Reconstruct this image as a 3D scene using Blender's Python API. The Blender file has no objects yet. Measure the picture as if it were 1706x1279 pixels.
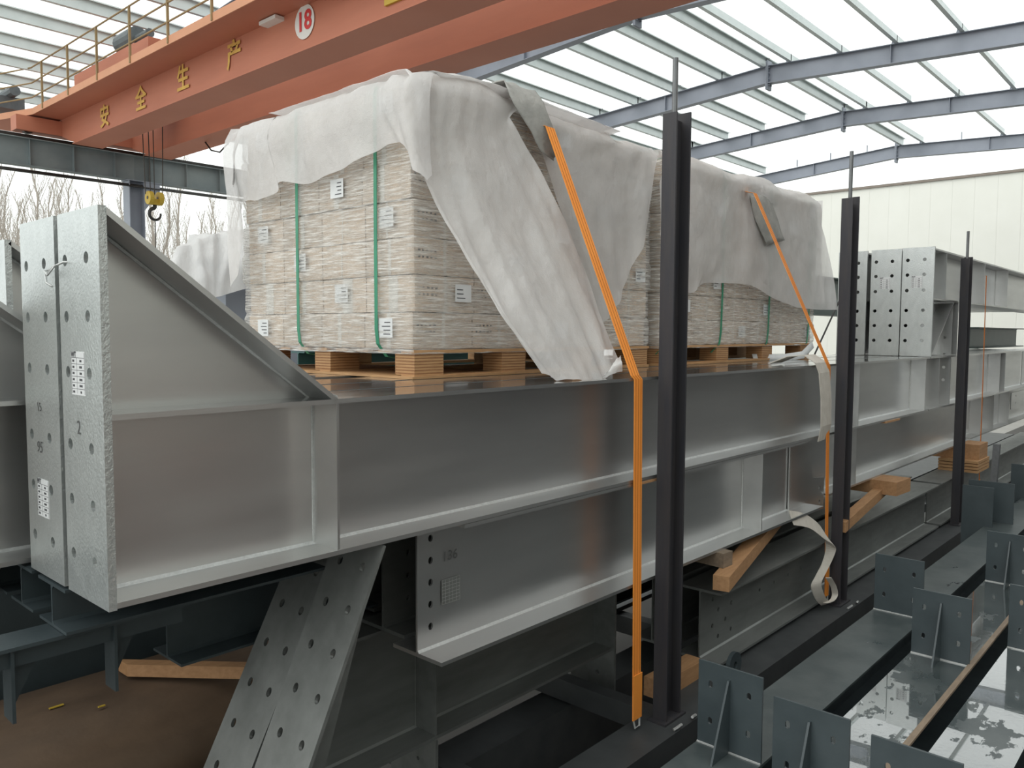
import bpy, math, random
from mathutils import Vector, Matrix, noise
from mathutils.geometry import tessellate_polygon
random.seed(7)
S = bpy.context.scene
COL = S.collection
UP = 3.8            # eye height: everything below is written relative to the eye, then lifted

# ------------------------------------------------------------------ camera
F = 1340.0
RX = ((0.67011599, -0.04506143, 0.74088732), (-0.74224084, -0.04714231, 0.66847299), (0.00480479, -0.99787127, -0.06503725))
cam_d = bpy.data.cameras.new('camera'); cam = bpy.data.objects.new('camera', cam_d); COL.objects.link(cam)
cam_d.sensor_width = 36; cam_d.lens = F * 36 / 1706; cam_d.clip_end = 500
c0 = Vector((RX[0][0], RX[1][0], RX[2][0])); c1 = -Vector((RX[0][1], RX[1][1], RX[2][1])); c2 = -Vector((RX[0][2], RX[1][2], RX[2][2]))
c0.normalize(); c1 = (c1 - c0 * c1.dot(c0)).normalized(); c2 = c0.cross(c1)
m = Matrix((c0, c1, c2)).transposed().to_4x4(); m.translation = (0, 0, UP); cam.matrix_world = m
S.camera = cam
# ------------------------------------------------------------------ light: overcast sky
S.view_settings.view_transform = 'Standard'; S.view_settings.look = 'None'; S.view_settings.gamma = 1
S.view_settings.use_curve_mapping = False; S.view_settings.exposure = 0.0
w = bpy.data.worlds.new('overcast_sky'); S.world = w; w.use_nodes = True
nt = w.node_tree; bg = nt.nodes['Background']
bg.inputs['Color'].default_value = (0.93, 0.975, 0.955, 1); bg.inputs['Strength'].default_value = 1.42
fill_d = bpy.data.lights.new('open_end_fill', 'SUN'); fill_d.energy = 0.95; fill_d.angle = math.radians(60); fill_d.color = (1, .98, .95)  # broad soft lamp added to brighten faces toward the open end
fill = bpy.data.objects.new('open_end_fill', fill_d); COL.objects.link(fill)
fill.rotation_euler = Vector((-.75, .15, .62)).to_track_quat('Z', 'Y').to_euler()

# ------------------------------------------------------------------ helpers
def ray(px, py):
    v = (px - 853.0, py - 639.5, F)
    return Vector([sum(RX[i][j] * v[j] for j in range(3)) for i in range(3)])
def aY(px, py, Y): r = ray(px, py); return r * (Y / r.y)
def aX(px, py, X): r = ray(px, py); return r * (X / r.x)
def aZ(px, py, Z): r = ray(px, py); return r * (Z / r.z)
def V(*a): return Vector(a)

class MB:
    def __init__(s): s.v = []; s.f = []
    def add(s, vs, fs):
        b = len(s.v); s.v += [Vector(q) for q in vs]; s.f += [tuple(b + i for i in f) for f in fs]; return s
    def box(s, x0, x1, y0, y1, z0, z1):
        return s.add([(x, y, z) for x in (x0, x1) for y in (y0, y1) for z in (z0, z1)],
                     [(0, 1, 3, 2), (4, 6, 7, 5), (0, 4, 5, 1), (2, 3, 7, 6), (0, 2, 6, 4), (1, 5, 7, 3)])
    def obox(s, a, b, side, up, wd, ht):                    # box bar between a and b; up side sits on the line
        a = Vector(a); b = Vector(b); side = Vector(side).normalized() * wd / 2; up = Vector(up).normalized() * ht
        vs = [p + sg * side + k * up for p in (a, b) for sg in (-1, 1) for k in (0, 1)]
        return s.add(vs, [(0, 1, 3, 2), (4, 6, 7, 5), (0, 4, 5, 1), (2, 3, 7, 6), (0, 2, 6, 4), (1, 5, 7, 3)])
    def prism(s, outer, holes, frame, t):
        """outer/holes: 2D loops; frame: (origin, u, v, n); extruded by t along n"""
        o, u, vv, n = [Vector(q) for q in frame]
        loops = [outer] + holes
        flat = [p for l in loops for p in l]
        tris = tessellate_polygon([[Vector((p[0], p[1], 0)) for p in l] for l in loops])
        N = len(flat)
        P = [o + u * p[0] + vv * p[1] for p in flat]
        vs = P + [p + n * t for p in P]
        fs = [tuple(t_) for t_ in tris] + [tuple(N + i for i in reversed(t_)) for t_ in tris]
        k = 0
        for l in loops:
            L = len(l)
            for i in range(L):
                a = k + i; b = k + (i + 1) % L
                fs.append((a, b, N + b, N + a))
            k += L
        return s.add(vs, fs)
    def tube(s, pts, r, n=8, r2=None, cap=True):
        pts = [Vector(p) for p in pts]; N = len(pts); r2 = r if r2 is None else r2
        b = len(s.v); ref = None
        for i, p in enumerate(pts):
            d = (pts[min(i + 1, N - 1)] - pts[max(i - 1, 0)])
            d = d.normalized() if d.length > 1e-9 else V(0, 0, 1)
            if ref is None: ref = V(0, 0, 1) if abs(d.z) < .9 else V(1, 0, 0)
            e1 = d.cross(ref).normalized(); e2 = d.cross(e1); ref = -e2.cross(d).cross(d) if False else ref
            rr = r + (r2 - r) * i / max(N - 1, 1)
            for k in range(n):
                t = 2 * math.pi * k / n
                s.v.append(p + e1 * math.cos(t) * rr + e2 * math.sin(t) * rr)
        for i in range(N - 1):
            for k in range(n):
                s.f.append((b + i * n + k, b + i * n + (k + 1) % n, b + (i + 1) * n + (k + 1) % n, b + (i + 1) * n + k))
        if cap:
            s.f.append(tuple(b + k for k in reversed(range(n)))); s.f.append(tuple(b + (N - 1) * n + k for k in range(n)))
        return s
    def ribbon(s, pts, side, wd, th):
        """flat strap: pts path, side = direction of width"""
        pts = [Vector(p) for p in pts]; N = len(pts); b = len(s.v)
        for i, p in enumerate(pts):
            sd = Vector(side[i] if isinstance(side, list) else side).normalized()
            d = (pts[min(i + 1, N - 1)] - pts[max(i - 1, 0)]).normalized()
            n = d.cross(sd).normalized()
            for q in (-sd * wd / 2 - n * th / 2, sd * wd / 2 - n * th / 2, sd * wd / 2 + n * th / 2, -sd * wd / 2 + n * th / 2):
                s.v.append(p + q)
        for i in range(N - 1):
            for k in range(4):
                s.f.append((b + i * 4 + k, b + i * 4 + (k + 1) % 4, b + (i + 1) * 4 + (k + 1) % 4, b + (i + 1) * 4 + k))
        s.f.append((b + 3, b + 2, b + 1, b)); s.f.append(tuple(b + (N - 1) * 4 + k for k in range(4)))
        return s

def fin(mb, name, mat, parent=None, smooth=False, label=None):
    vs = mb.v
    if parent is None:
        xs = [v.x for v in vs]; ys = [v.y for v in vs]; zs = [v.z for v in vs]
        loc = V((min(xs) + max(xs)) / 2, (min(ys) + max(ys)) / 2, min(zs)); base = loc
    else:
        base = Vector(parent['_w']); loc = V(0, 0, 0)
    me = bpy.data.meshes.new(name); me.from_pydata([tuple(v - base) for v in vs], [], mb.f); me.update()
    import bmesh
    bm = bmesh.new(); bm.from_mesh(me); bmesh.ops.recalc_face_normals(bm, faces=bm.faces); bm.to_mesh(me); bm.free()
    if smooth:
        me.polygons.foreach_set('use_smooth', [True] * len(me.polygons))
    me.materials.append(mat)
    o = bpy.data.objects.new(name, me); COL.objects.link(o); o.location = loc; o['_w'] = tuple(base)
    if parent is not None: o.parent = parent
    if label: o['label'] = label
    return o
def tag(o, label, cat, group=None):
    o['label'] = label; o['category'] = cat
    if group: o['group'] = group
    return o
def thing(name, loc, label=None, cat=None, group=None, kind=None):
    o = bpy.data.objects.new(name, None); COL.objects.link(o); o.location = loc; o['_w'] = tuple(loc); o.empty_display_size = .1
    if label: tag(o, label, cat, group)
    if kind: o['kind'] = kind
    return o
def struct(o): o['kind'] = 'structure'; return o

def ell(cu, cv, ru, rv=None, n=14):
    rv = ru if rv is None else rv
    return [(cu + ru * math.cos(2 * math.pi * k / n), cv + rv * math.sin(2 * math.pi * k / n)) for k in range(n)]
def slot(cu, cv, wu, hv, n=5):                              # rounded slot, long axis v
    r = wu / 2; h = hv / 2 - r; out = []
    for k in range(n + 1): t = math.pi * k / n; out.append((cu + r * math.cos(t), cv + h + r * math.sin(t)))
    for k in range(n + 1): t = math.pi + math.pi * k / n; out.append((cu + r * math.cos(t), cv - h + r * math.sin(t)))
    return out
def plateX(mb, x0, x1, y0, y1, z0, z1, holes=()):
    return mb.prism([(y0, z0), (y1, z0), (y1, z1), (y0, z1)], list(holes), (V(x0, 0, 0), V(0, 1, 0), V(0, 0, 1), V(1, 0, 0)), x1 - x0)
def polyY(mb, pts, y0, y1, holes=()):
    return mb.prism(pts, list(holes), (V(0, y0, 0), V(1, 0, 0), V(0, 0, 1), V(0, 1, 0)), y1 - y0)

def text(body, name, origin, right, up, size, mat, parent, depth=.0015, label=None, bold=0.0, align='CENTER'):
    cu = bpy.data.curves.new('lettering', 'FONT'); cu.body = body; cu.size = size; cu.align_x = align; cu.align_y = 'CENTER'; cu.offset = bold
    cu.resolution_u = 3
    t = bpy.data.objects.new('lettering', cu); COL.objects.link(t)
    bpy.context.view_layer.update()
    me = bpy.data.meshes.new_from_object(t.evaluated_get(bpy.context.evaluated_depsgraph_get()))
    bpy.data.objects.remove(t); bpy.data.curves.remove(cu)
    right = Vector(right).normalized(); up = Vector(up).normalized(); n = right.cross(up)
    mb = MB(); mb.add([Vector(origin) + right * v.co.x + up * v.co.y + n * (v.co.z + depth) for v in me.vertices], [tuple(p.vertices) for p in me.polygons])
    bpy.data.meshes.remove(me)
    return fin(mb, name, mat, parent, label=label)

# ------------------------------------------------------------------ materials
def mat_new(name):
    m = bpy.data.materials.new(name); m.use_nodes = True; n = m.node_tree.nodes; l = m.node_tree.links
    return m, n, l, n['Principled BSDF'], n['Material Output']
def ramp(n, l, src, stops):
    r = n.new('ShaderNodeValToRGB'); e = r.color_ramp.elements
    while len(e) < len(stops): e.new(.5)
    for i, (p, c) in enumerate(stops):
        e[i].position = p; e[i].color = (c[0], c[1], c[2], 1) if not isinstance(c, (int, float)) else (c, c, c, 1)
    l.new(src, r.inputs[0]); return r.outputs[0]
def nz(n, l, scale, detail=4, sc3=(1, 1, 1), rough=.55, coord='Object'):
    tc = n.new('ShaderNodeTexCoord'); mp = n.new('ShaderNodeMapping'); mp.inputs['Scale'].default_value = sc3
    t = n.new('ShaderNodeTexNoise'); t.inputs['Scale'].default_value = scale; t.inputs['Detail'].default_value = detail; t.inputs['Roughness'].default_value = rough
    l.new(tc.outputs[coord], mp.inputs[0]); l.new(mp.outputs[0], t.inputs[0]); return t.outputs[0]
def bump(n, l, p, h, dist, strength=1.0):
    b = n.new('ShaderNodeBump'); b.inputs['Distance'].default_value = dist; b.inputs['Strength'].default_value = strength
    l.new(h, b.inputs['Height']); l.new(b.outputs[0], p.inputs['Normal']); return b
def simple(name, ca, cb, rough=.6, metal=0, scale=6, sc3=(1, 1, 1), bd=0, bscale=60, bsc3=(1, 1, 1), r2=None, detail=5):
    m, n, l, p, o = mat_new(name)
    l.new(ramp(n, l, nz(n, l, scale, detail, sc3), [(.18, ca), (.82, cb)]), p.inputs['Base Color'])
    p.inputs['Metallic'].default_value = metal
    if r2 is None: p.inputs['Roughness'].default_value = rough
    else: l.new(ramp(n, l, nz(n, l, scale * 2.3, 4, sc3), [(.15, rough), (.85, r2)]), p.inputs['Roughness'])
    if bd: bump(n, l, p, nz(n, l, bscale, 3, bsc3), bd)
    return m
M = {}
M['galv'] = simple('galvanised_steel', (.56, .565, .56), (.68, .68, .67), .26, .9, 2, (.35, 2, 2), 0, r2=.38)
M['galv_wet'] = simple('rain_wet_galvanised_top', (.44, .45, .45), (.56, .565, .56), .05, .85, 3, (.5, 2, 2), .0002, 9, (.6, 1, 1), r2=.15)
M['galv_plate'] = simple('galvanised_plate', (.54, .57, .565), (.66, .69, .68), .30, .75, 16, (1, 1, .5), .0024, 95, (1, 1, .7), r2=.42)
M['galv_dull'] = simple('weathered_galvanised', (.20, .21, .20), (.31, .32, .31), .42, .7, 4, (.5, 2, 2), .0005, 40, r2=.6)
M['weld'] = simple('weld_seam', (.45, .46, .45), (.66, .67, .66), .45, .6, 60, (1, 1, 1), .002, 160)
M['dark_paint'] = simple('dark_primer_paint', (.030, .042, .047), (.052, .068, .074), .38, 0, 5, (1, 1, 1), .0005, 60, r2=.5)
M['green_paint'] = simple('green_grey_paint', (.045, .075, .07), (.07, .10, .09), .4, 0, 4)
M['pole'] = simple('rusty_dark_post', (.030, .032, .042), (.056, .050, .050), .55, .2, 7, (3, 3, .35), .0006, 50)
M['pipe'] = simple('grey_pipe', (.13, .135, .14), (.2, .205, .21), .4, .5, 20)
M['crane'] = simple('orange_crane_paint', (.44, .155, .092), (.56, .205, .12), .55, 0, 1.2, (.4, .4, 2.5), 0, r2=.65)
M['crane_pale'] = simple('faded_orange_paint', (.56, .26, .14), (.66, .31, .18), .6, 0, 2)
M['crane_rail'] = simple('weathered_yellow_rail', (.25, .18, .08), (.34, .22, .10), .6, 0, 3)
M['motor'] = simple('grey_motor_paint', (.10, .12, .13), (.16, .18, .19), .5, .2, 8)
M['frame'] = simple('grey_blue_frame_paint', (.26, .285, .335), (.33, .355, .41), .5, .1, 2)
M['purlin'] = simple('galvanised_purlin', (.60, .66, .65), (.74, .79, .78), .4, .15, 3)
M['runway'] = simple('runway_beam_paint', (.16, .195, .21), (.30, .335, .33), .55, .1, 1.2, r2=.7)
M['yellow'] = simple('yellow_paint', (.50, .34, .03), (.62, .43, .06), .5, 0, 6)
M['yellow_worn'] = simple('worn_yellow_lettering', (.52, .27, .06), (.78, .50, .10), .6, 0, 5)
M['white_paint'] = simple('white_paint', (.68, .66, .62), (.78, .76, .72), .55, 0, 4)
M['red'] = simple('red_paint', (.55, .03, .03), (.68, .05, .05), .5, 0, 4)
M['black_steel'] = simple('black_greasy_steel', (.03, .03, .03), (.07, .065, .06), .4, .6, 15)
M['rope'] = simple('steel_rope', (.05, .045, .04), (.10, .09, .08), .5, .5, 60)
M['plywood'] = simple('plywood_edge', (.33, .17, .07), (.58, .35, .17), .7, 0, 14, (.6, .6, 16), .001, 60, (.4, .4, 8))
M['timber'] = simple('timber', (.33, .17, .075), (.50, .285, .14), .65, 0, 6, (1, 6, 6), .001, 40, (.2, 3, 3))
M['ply_dark'] = simple('dark_ply_layer', (.20, .09, .035), (.32, .16, .07), .75, 0, 30)
M['timber_grey'] = simple('weathered_timber', (.15, .11, .08), (.26, .20, .14), .75, 0, 8, (1, 5, 5))
M['brown_deck'] = simple('brown_muddy_sheet', (.07, .045, .028), (.155, .10, .062), .55, 0, 2.5, (1, 2, 1), .002, 14, r2=.8)
M['deck'] = simple('trailer_steel', (.045, .05, .052), (.085, .09, .092), .5, .3, 5)
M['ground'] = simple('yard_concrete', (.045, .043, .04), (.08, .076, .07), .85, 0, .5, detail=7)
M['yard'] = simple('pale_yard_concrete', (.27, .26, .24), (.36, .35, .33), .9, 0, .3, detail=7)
M['bark'] = simple('poplar_bark', (.36, .32, .28), (.52, .47, .42), .85, 0, 5)
M['strap'] = simple('orange_webbing', (.86, .28, .04), (.96, .36, .06), .6, 0, 3, (1, 1, 1), .0006, 260)
M['stitch'] = simple('strap_stitching', (.42, .12, .02), (.55, .17, .03), .7, 0, 90)
M['sling'] = simple('white_sling_webbing', (.50, .46, .40), (.66, .62, .56), .8, 0, 12, (1, 1, 1), .001, 150)
M['greenstrap'] = simple('green_packing_strap', (.02, .20, .11), (.035, .27, .15), .35, 0, 12)
M['label'] = simple('paper_label', (.62, .63, .63), (.74, .75, .75), .6, 0, 12)
M['ink'] = simple('printed_ink', (.05, .05, .055), (.09, .09, .095), .7, 0, 30)
M['marker'] = simple('marker_scrawl', (.06, .06, .06), (.12, .12, .12), .6, 0, 30)
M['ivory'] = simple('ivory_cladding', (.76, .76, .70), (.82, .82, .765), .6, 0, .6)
M['warm_reflect'] = simple('red_brown_reflection_tint', (.20, .085, .06), (.28, .125, .09), .7, 0, .8)  # warm tint for the web reflections, used on the added wall
M['ivory_cap'] = simple('brown_eave_trim', (.20, .17, .14), (.26, .22, .19), .6, 0, 2)
M['clothpad'] = simple('grey_felt_pad', (.25, .25, .235), (.40, .39, .365), .95, 0, 9, (1, 1, 1), .006, 30)
M['tape'] = simple('carton_tape', (.60, .57, .52), (.70, .67, .62), .4, 0, 10)
M['teal'] = simple('teal_painted_steel', (.02, .085, .085), (.035, .12, .115), .35, 0, 5)
def carton_mat():
    m, n, l, p, o = mat_new('carton_board')
    oi = n.new('ShaderNodeObjectInfo')
    a = ramp(n, l, nz(n, l, 5, 4), [(.3, (.50, .40, .31)), (.7, (.62, .51, .41))])
    hs = n.new('ShaderNodeHueSaturation'); mr = n.new('ShaderNodeMapRange')
    mr.inputs['To Min'].default_value = .85; mr.inputs['To Max'].default_value = 1.12
    l.new(oi.outputs['Random'], mr.inputs[0]); l.new(mr.outputs[0], hs.inputs['Value']); l.new(a, hs.inputs['Color'])
    l.new(hs.outputs[0], p.inputs['Base Color']); p.inputs['Roughness'].default_value = .75; return m
M['carton'] = carton_mat()
def film_mat():
    m, n, l, p, o = mat_new('stretch_film')
    tr = n.new('ShaderNodeBsdfTransparent'); mx = n.new('ShaderNodeMixShader')
    p.inputs['Base Color'].default_value = (.86, .84, .80, 1); p.inputs['Roughness'].default_value = .28
    s1 = nz(n, l, 5.5, 5, (1, 1, 15), .6); fac = ramp(n, l, s1, [(.34, .12), (.50, .36), (.66, .84)])
    bump(n, l, p, nz(n, l, 6, 4, (1.2, 1.2, 20)), .02)
    l.new(fac, mx.inputs[0]); l.new(tr.outputs[0], mx.inputs[1]); l.new(p.outputs[0], mx.inputs[2]); l.new(mx.outputs[0], o.inputs[0]); return m
M['film'] = film_mat()
def tarp_mat(name, alpha, col):
    m, n, l, p, o = mat_new(name)
    tr = n.new('ShaderNodeBsdfTransparent'); tl = n.new('ShaderNodeBsdfTranslucent'); m1 = n.new('ShaderNodeMixShader'); m2 = n.new('ShaderNodeMixShader')
    p.inputs['Roughness'].default_value = .42; p.inputs['Base Color'].default_value = (*col, 1); tl.inputs[0].default_value = (*col, 1)
    b = bump(n, l, p, nz(n, l, 110, 3), .0035, .8); b2 = bump(n, l, p, nz(n, l, 5, 3, (1, 1, .6), .5), .05, .8); l.new(b.outputs[0], b2.inputs['Normal']); l.new(b2.outputs[0], tl.inputs['Normal'])
    m1.inputs[0].default_value = .35; l.new(p.outputs[0], m1.inputs[1]); l.new(tl.outputs[0], m1.inputs[2])
    fac = ramp(n, l, nz(n, l, 3, 4), [(.3, alpha - .06), (.7, alpha + .08)])
    l.new(fac, m2.inputs[0]); l.new(tr.outputs[0], m2.inputs[1]); l.new(m1.outputs[0], m2.inputs[2]); l.new(m2.outputs[0], o.inputs[0]); return m
M['tarp'] = tarp_mat('translucent_sheeting', .74, (.82, .80, .79))
M['tarp_far'] = tarp_mat('white_sheeting', .96, (.84, .83, .82))
def wet_mat(name, thr):
    m, n, l, p, o = mat_new(name)
    k = nz(n, l, 2.2, 6, (1, 1.6, 1), .6)
    l.new(ramp(n, l, nz(n, l, 5, 4), [(.3, (.035, .048, .050)), (.7, (.075, .088, .088))]), p.inputs['Base Color'])
    l.new(ramp(n, l, k, [(thr, .33), (thr + .012, .015)]), p.inputs['Roughness'])
    l.new(ramp(n, l, k, [(thr, 0.0), (thr + .012, 1.0)]), p.inputs['Coat Weight']); p.inputs['Coat Roughness'].default_value = .01
    p.inputs['Coat IOR'].default_value = 2.4
    b = bump(n, l, p, nz(n, l, 45, 3), .0008, .6); return m
M['wet'] = wet_mat('rain_wet_painted_flange', .40)
M['damp'] = wet_mat('damp_painted_flange', .66)

# ------------------------------------------------------------------ beams
Y0 = 2.84; BW = .37
def weld(mb, x0, x1, y, z, s, up):                          # little fillet beside the web
    d = .012
    mb.add([(x0, y, z), (x0, y + s * d, z), (x0, y, z + up * d), (x1, y, z), (x1, y + s * d, z), (x1, y, z + up * d)],
           [(0, 1, 2), (3, 5, 4), (0, 3, 4, 1), (1, 4, 5, 2), (0, 2, 5, 3)])
def wet_top(o, m):                                          # rainwater lies on the upward face only
    o.data.materials.append(m)
    for p in o.data.polygons:
        if p.normal.z > .9: p.material_index = 1
def ibeam(t, x0, x1, y0, zb, zt, wd=BW, tf=.02, tw=.012, mat='galv', webpoly=None, holes=(), fl=(1, 1), top=None):
    yc = y0 + wd / 2
    if webpoly is None: webpoly = [(x0, zb + tf), (x1, zb + tf), (x1, zt - tf), (x0, zt - tf)]
    fin(polyY(MB(), webpoly, yc - tw / 2, yc + tw / 2, holes), 'web', M[mat], t)
    if fl[0]: fin(MB().box(x0, x1, y0, y0 + wd, zb, zb + tf), 'bottom_flange', M[mat], t)
    if fl[1]: fin(MB().box(x0, x1, y0, y0 + wd, zt - tf, zt), 'top_flange', M[mat], t) if not top else wet_top(fin(MB().box(x0, x1, y0, y0 + wd, zt - tf, zt), 'top_flange', M[mat], t), M[top])
    mb = MB(); weld(mb, x0, x1, yc - tw / 2, zb + tf, -1, 1); weld(mb, x0, x1, yc - tw / 2, zt - tf, -1, -1)
    fin(mb, 'weld_seam', M['weld'] if mat == 'galv' else M[mat], t)
def stiff(t, x, y0, zb, zt, wd=BW, tf=.02, mat='galv', tk=.012, holes=()):
    mb = MB(); yc = y0 + wd / 2
    plateX(mb, x, x + tk, y0 + .004, yc - .006, zb + tf, zt - tf, holes)
    fin(mb, 'stiffener', M[mat], t)
    mb = MB(); mb.tube([(x - .004, yc - .008, zb + tf), (x - .004, yc - .008, zt - tf)], .007, 5); fin(mb, 'weld_seam', M['weld'] if mat == 'galv' else M[mat], t)

def haunched(name, label, xe, x1, y0, flip=False, zb=-.965, zt=-.29, ztop=.415, L=.93, detail=True, stiffs=(), lab=None, xtra=True, group=None):
    """beam with a full-height bolted end plate and a triangular haunch (above, or below when flip)"""
    if flip: z_end = (zb, ztop)
    t = thing(name, (xe, y0 + BW / 2, zb), label, 'steel beam', group)
    if not flip:
        e0, e1 = zb - .005, ztop; hz0, hz1 = zt, ztop
    else:
        e0, e1 = lab_z0, ztop
    yc = y0 + BW / 2
    hs = []
    rows = [.247, .046, -.153, -.416, -.618, -.82] if not flip else [.92, .735, .54, .29, .10, -.09]
    r = (.021 if not flip else .022)
    for z in rows:
        for y in (y0 + .112, y0 + BW - .062):
            hs.append(ell(y, z, r, r * 1.0))
    fin(plateX(MB(), xe, xe + .028, y0, y0 + BW, e0, e1, hs), 'end_plate', M['galv_plate'], t)
    x0 = xe + .028
    ibeam(t, x0, x1, y0, zb, zt, top=None if flip else 'galv_wet')
    # haunch web and sloping flange
    if not flip:
        a = V(x0, 0, ztop - .004); b = V(x0 + L, 0, zt)
        fin(polyY(MB(), [(x0, zt), (x0 + L - .03, zt), (x0, ztop - .03)], yc - .006, yc + .006), 'haunch_web', M['galv'], t)
    else:
        a = V(x0, 0, e0 + .004); b = V(x0 + L, 0, zb)
        fin(polyY(MB(), [(x0, zb), (x0 + L - .03, zb), (x0, e0 + .03)], yc - .006, yc + .006), 'haunch_web', M['galv'], t)
    d = (b - a).normalized(); n = V(-d.z, 0, d.x) * (1 if not flip else -1)
    if n.z * (1 if not flip else -1) < 0: n = -n
    mb = MB(); mb.obox(V(a.x, yc, a.z) - n * .02, V(b.x, yc, b.z) - n * .02, (0, 1, 0), n, BW, .02)
    fin(mb, 'haunch_flange', M['galv'], t)
    if detail and not flip:
        mb = MB(); mb.tube([V(a.x, yc - .01, a.z - .03), V(b.x - .03, yc - .01, b.z - .0)], .009, 5); mb.tube([V(x0 + .004, yc - .01, e0 + .03), V(x0 + .004, yc - .01, ztop - .03)], .008, 5)
        mb.tube([V(x0 + L - .01, y0 + .012, zt + .002), V(x0 + L - .01, y0 + BW - .01, zt + .002)], .017, 7)
        fin(mb, 'weld_bead', M['weld'], t)
    for x in stiffs: stiff(t, x, y0, zb, zt)
    return t

# ================================================================== SETTING
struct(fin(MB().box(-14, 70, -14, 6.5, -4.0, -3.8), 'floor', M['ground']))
struct(fin(MB().box(-40, 70, 6.5, 120, -4.0, -3.8), 'floor', M['yard']))  # paler ground chosen to bounce light up onto crane and purlins
# far end wall, vertical cladding panels
wb = thing('wall_back', (45, 8, -3.8), kind='structure')
for i in range(36):
    y = -14 + i * 1.0
    fin(MB().box(45, 45.12, y, y + .996, -3.8, 7.70), 'cladding_panel', M['ivory'], wb)
fin(MB().box(44.9, 45.3, -14, 22.1, 7.70, 7.82), 'eave_trim', M['ivory_cap'], wb)
wr = thing('unseen_reflection_wall', (20, -9, -3.8), kind='structure')  # unseen wall, added to shade and tint reflections in the beam webs
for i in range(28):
    fin(MB().box(-14 + i * 2.1, -14 + i * 2.1 + 2.08, -9.1, -9.0, -1.3, 6.3), 'cladding_panel', M['ivory'] if i < 11 else M['pole'], wr)  # pale then dark panels set how bright the webs reflect
    fin(MB().box(-14 + i * 2.1, -14 + i * 2.1 + 2.1, -9.15, -8.98, -3.8, -1.3), 'lower_reflection_panel', M['warm_reflect'] if i < 11 else M['pole'], wr)  # red-brown then dark strip colours the lower web reflections

# roof: rafters and purlins, open to the sky
roof = thing('ceiling', (20, 9.7, 7), kind='structure')
RY = 9.7
def rz(y): return 7.2 - (.065 * (y - RY) if y > RY else .05 * (RY - y))
raf = [(8.75, 9.75, 7.05), (14.7, 9.75, 7.05), (20.75, 9.6, 7.05), (26.53, 9.72, 7.05), (32.6, 9.93, 7.05)]
for i, (x, ry, rzz) in enumerate(raf):
    sl = [(.062, .052), (.062, .052), (.062, .052), (.062, .045), (.08, .05)][i]
    for sgn, s_ in ((1, sl[0]), (-1, sl[1])):
        a = V(x, ry, rzz); ye = 24 if sgn > 0 else -8.9; b = V(x, ye, rzz - s_ * abs(ye - ry))
        mb = MB(); mb.obox(a - V(0, 0, .45), b - V(0, 0, .45), (1, 0, 0), (0, 0, 1), .012, .45)
        r = fin(mb, 'rafter', M['frame'], roof)
        mb = MB(); mb.obox(a - V(0, 0, .015), b - V(0, 0, .015), (1, 0, 0), (0, 0, 1), .22, .015); fin(mb, 'top_flange', M['frame'], r)
        mb = MB(); mb.obox(a - V(0, 0, .46), b - V(0, 0, .46), (1, 0, 0), (0, 0, 1), .22, .015); fin(mb, 'bottom_flange', M['frame'], r)
        for k in range(1, 4):
            y = ry + sgn * k * 3.1; z = rzz - s_ * k * 3.1
            mb = MB(); mb.box(x - .1, x - .006, y, y + .012, z - .45, z - .02); fin(mb, 'web_stiffener', M['frame'], r)
    mb = MB(); mb.box(x - .13, x + .13, ry - .03, ry - .005, rzz - .62, rzz + .12); mb.box(x - .13, x + .13, ry + .005, ry + .03, rzz - .62, rzz + .12)
    for k in range(4): 
        for sx in (-.07, .07): mb.tube([(x + sx, ry - .06, rzz - .05 - k * .15), (x + sx, ry + .06, rzz - .05 - k * .15)], .02, 6)
    fin(mb, 'ridge_splice', M['frame'], roof)
def purlin(y, xa, xb, open_left=True):
    z = rz(y) - .15; h = .24; wv = .09; s = -1 if y > RY else 1
    mb = MB(); mb.box(xa, xb, y - .003, y + .003, z, z + h)
    mb.box(xa, xb, min(y, y + s * wv), max(y, y + s * wv), z + h - .004, z + h); mb.box(xa, xb, min(y, y - s * wv), max(y, y - s * wv), z, z + .004)
    mb.box(xa, xb, y + s * wv - .003, y + s * wv, z + h - .025, z + h); 
    return fin(mb, 'purlin', M['purlin'], roof)
ys = [5.02, 6.42, 7.73, 9.03, 9.72, 11.0, 12.4, 13.75, 15.15, 16.53, 17.9, 19.27, 20.73, 22.0, 23.3, 24.5]
for y in ys:
    segs = [(2.6, 8.75), (8.75, 14.72), (14.7, 20.85), (20.8, 26.6), (26.5, 32.7)]
    for k, (a, b) in enumerate(segs):
        if k == 4 and y in (5.02, 7.73, 11.0, 12.4, 13.75): continue
        p = purlin(y, a, b)
        if y < RY:
            mb = MB(); mb.add([(b - .1, y - .01, rz(y) - .17), (b - .1, y + .12, rz(y) - .17), (b - .1, y + .05, rz(y) + .10), (b - .08, y - .01, rz(y) - .17), (b - .08, y + .12, rz(y) - .17), (b - .08, y + .05, rz(y) + .10)],
                              [(0, 1, 2), (3, 5, 4), (0, 3, 4, 1), (1, 4, 5, 2), (2, 5, 3, 0)]); fin(mb, 'cleat', M['frame'], p)
for y in (11.0, 12.4, 13.75, 7.73, 5.02):
    mb = MB(); mb.box(32.55, 32.65, y, y + .012, rz(y) - .15, rz(y) + .12); fin(mb, 'cleat', M['frame'], roof)

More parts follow.
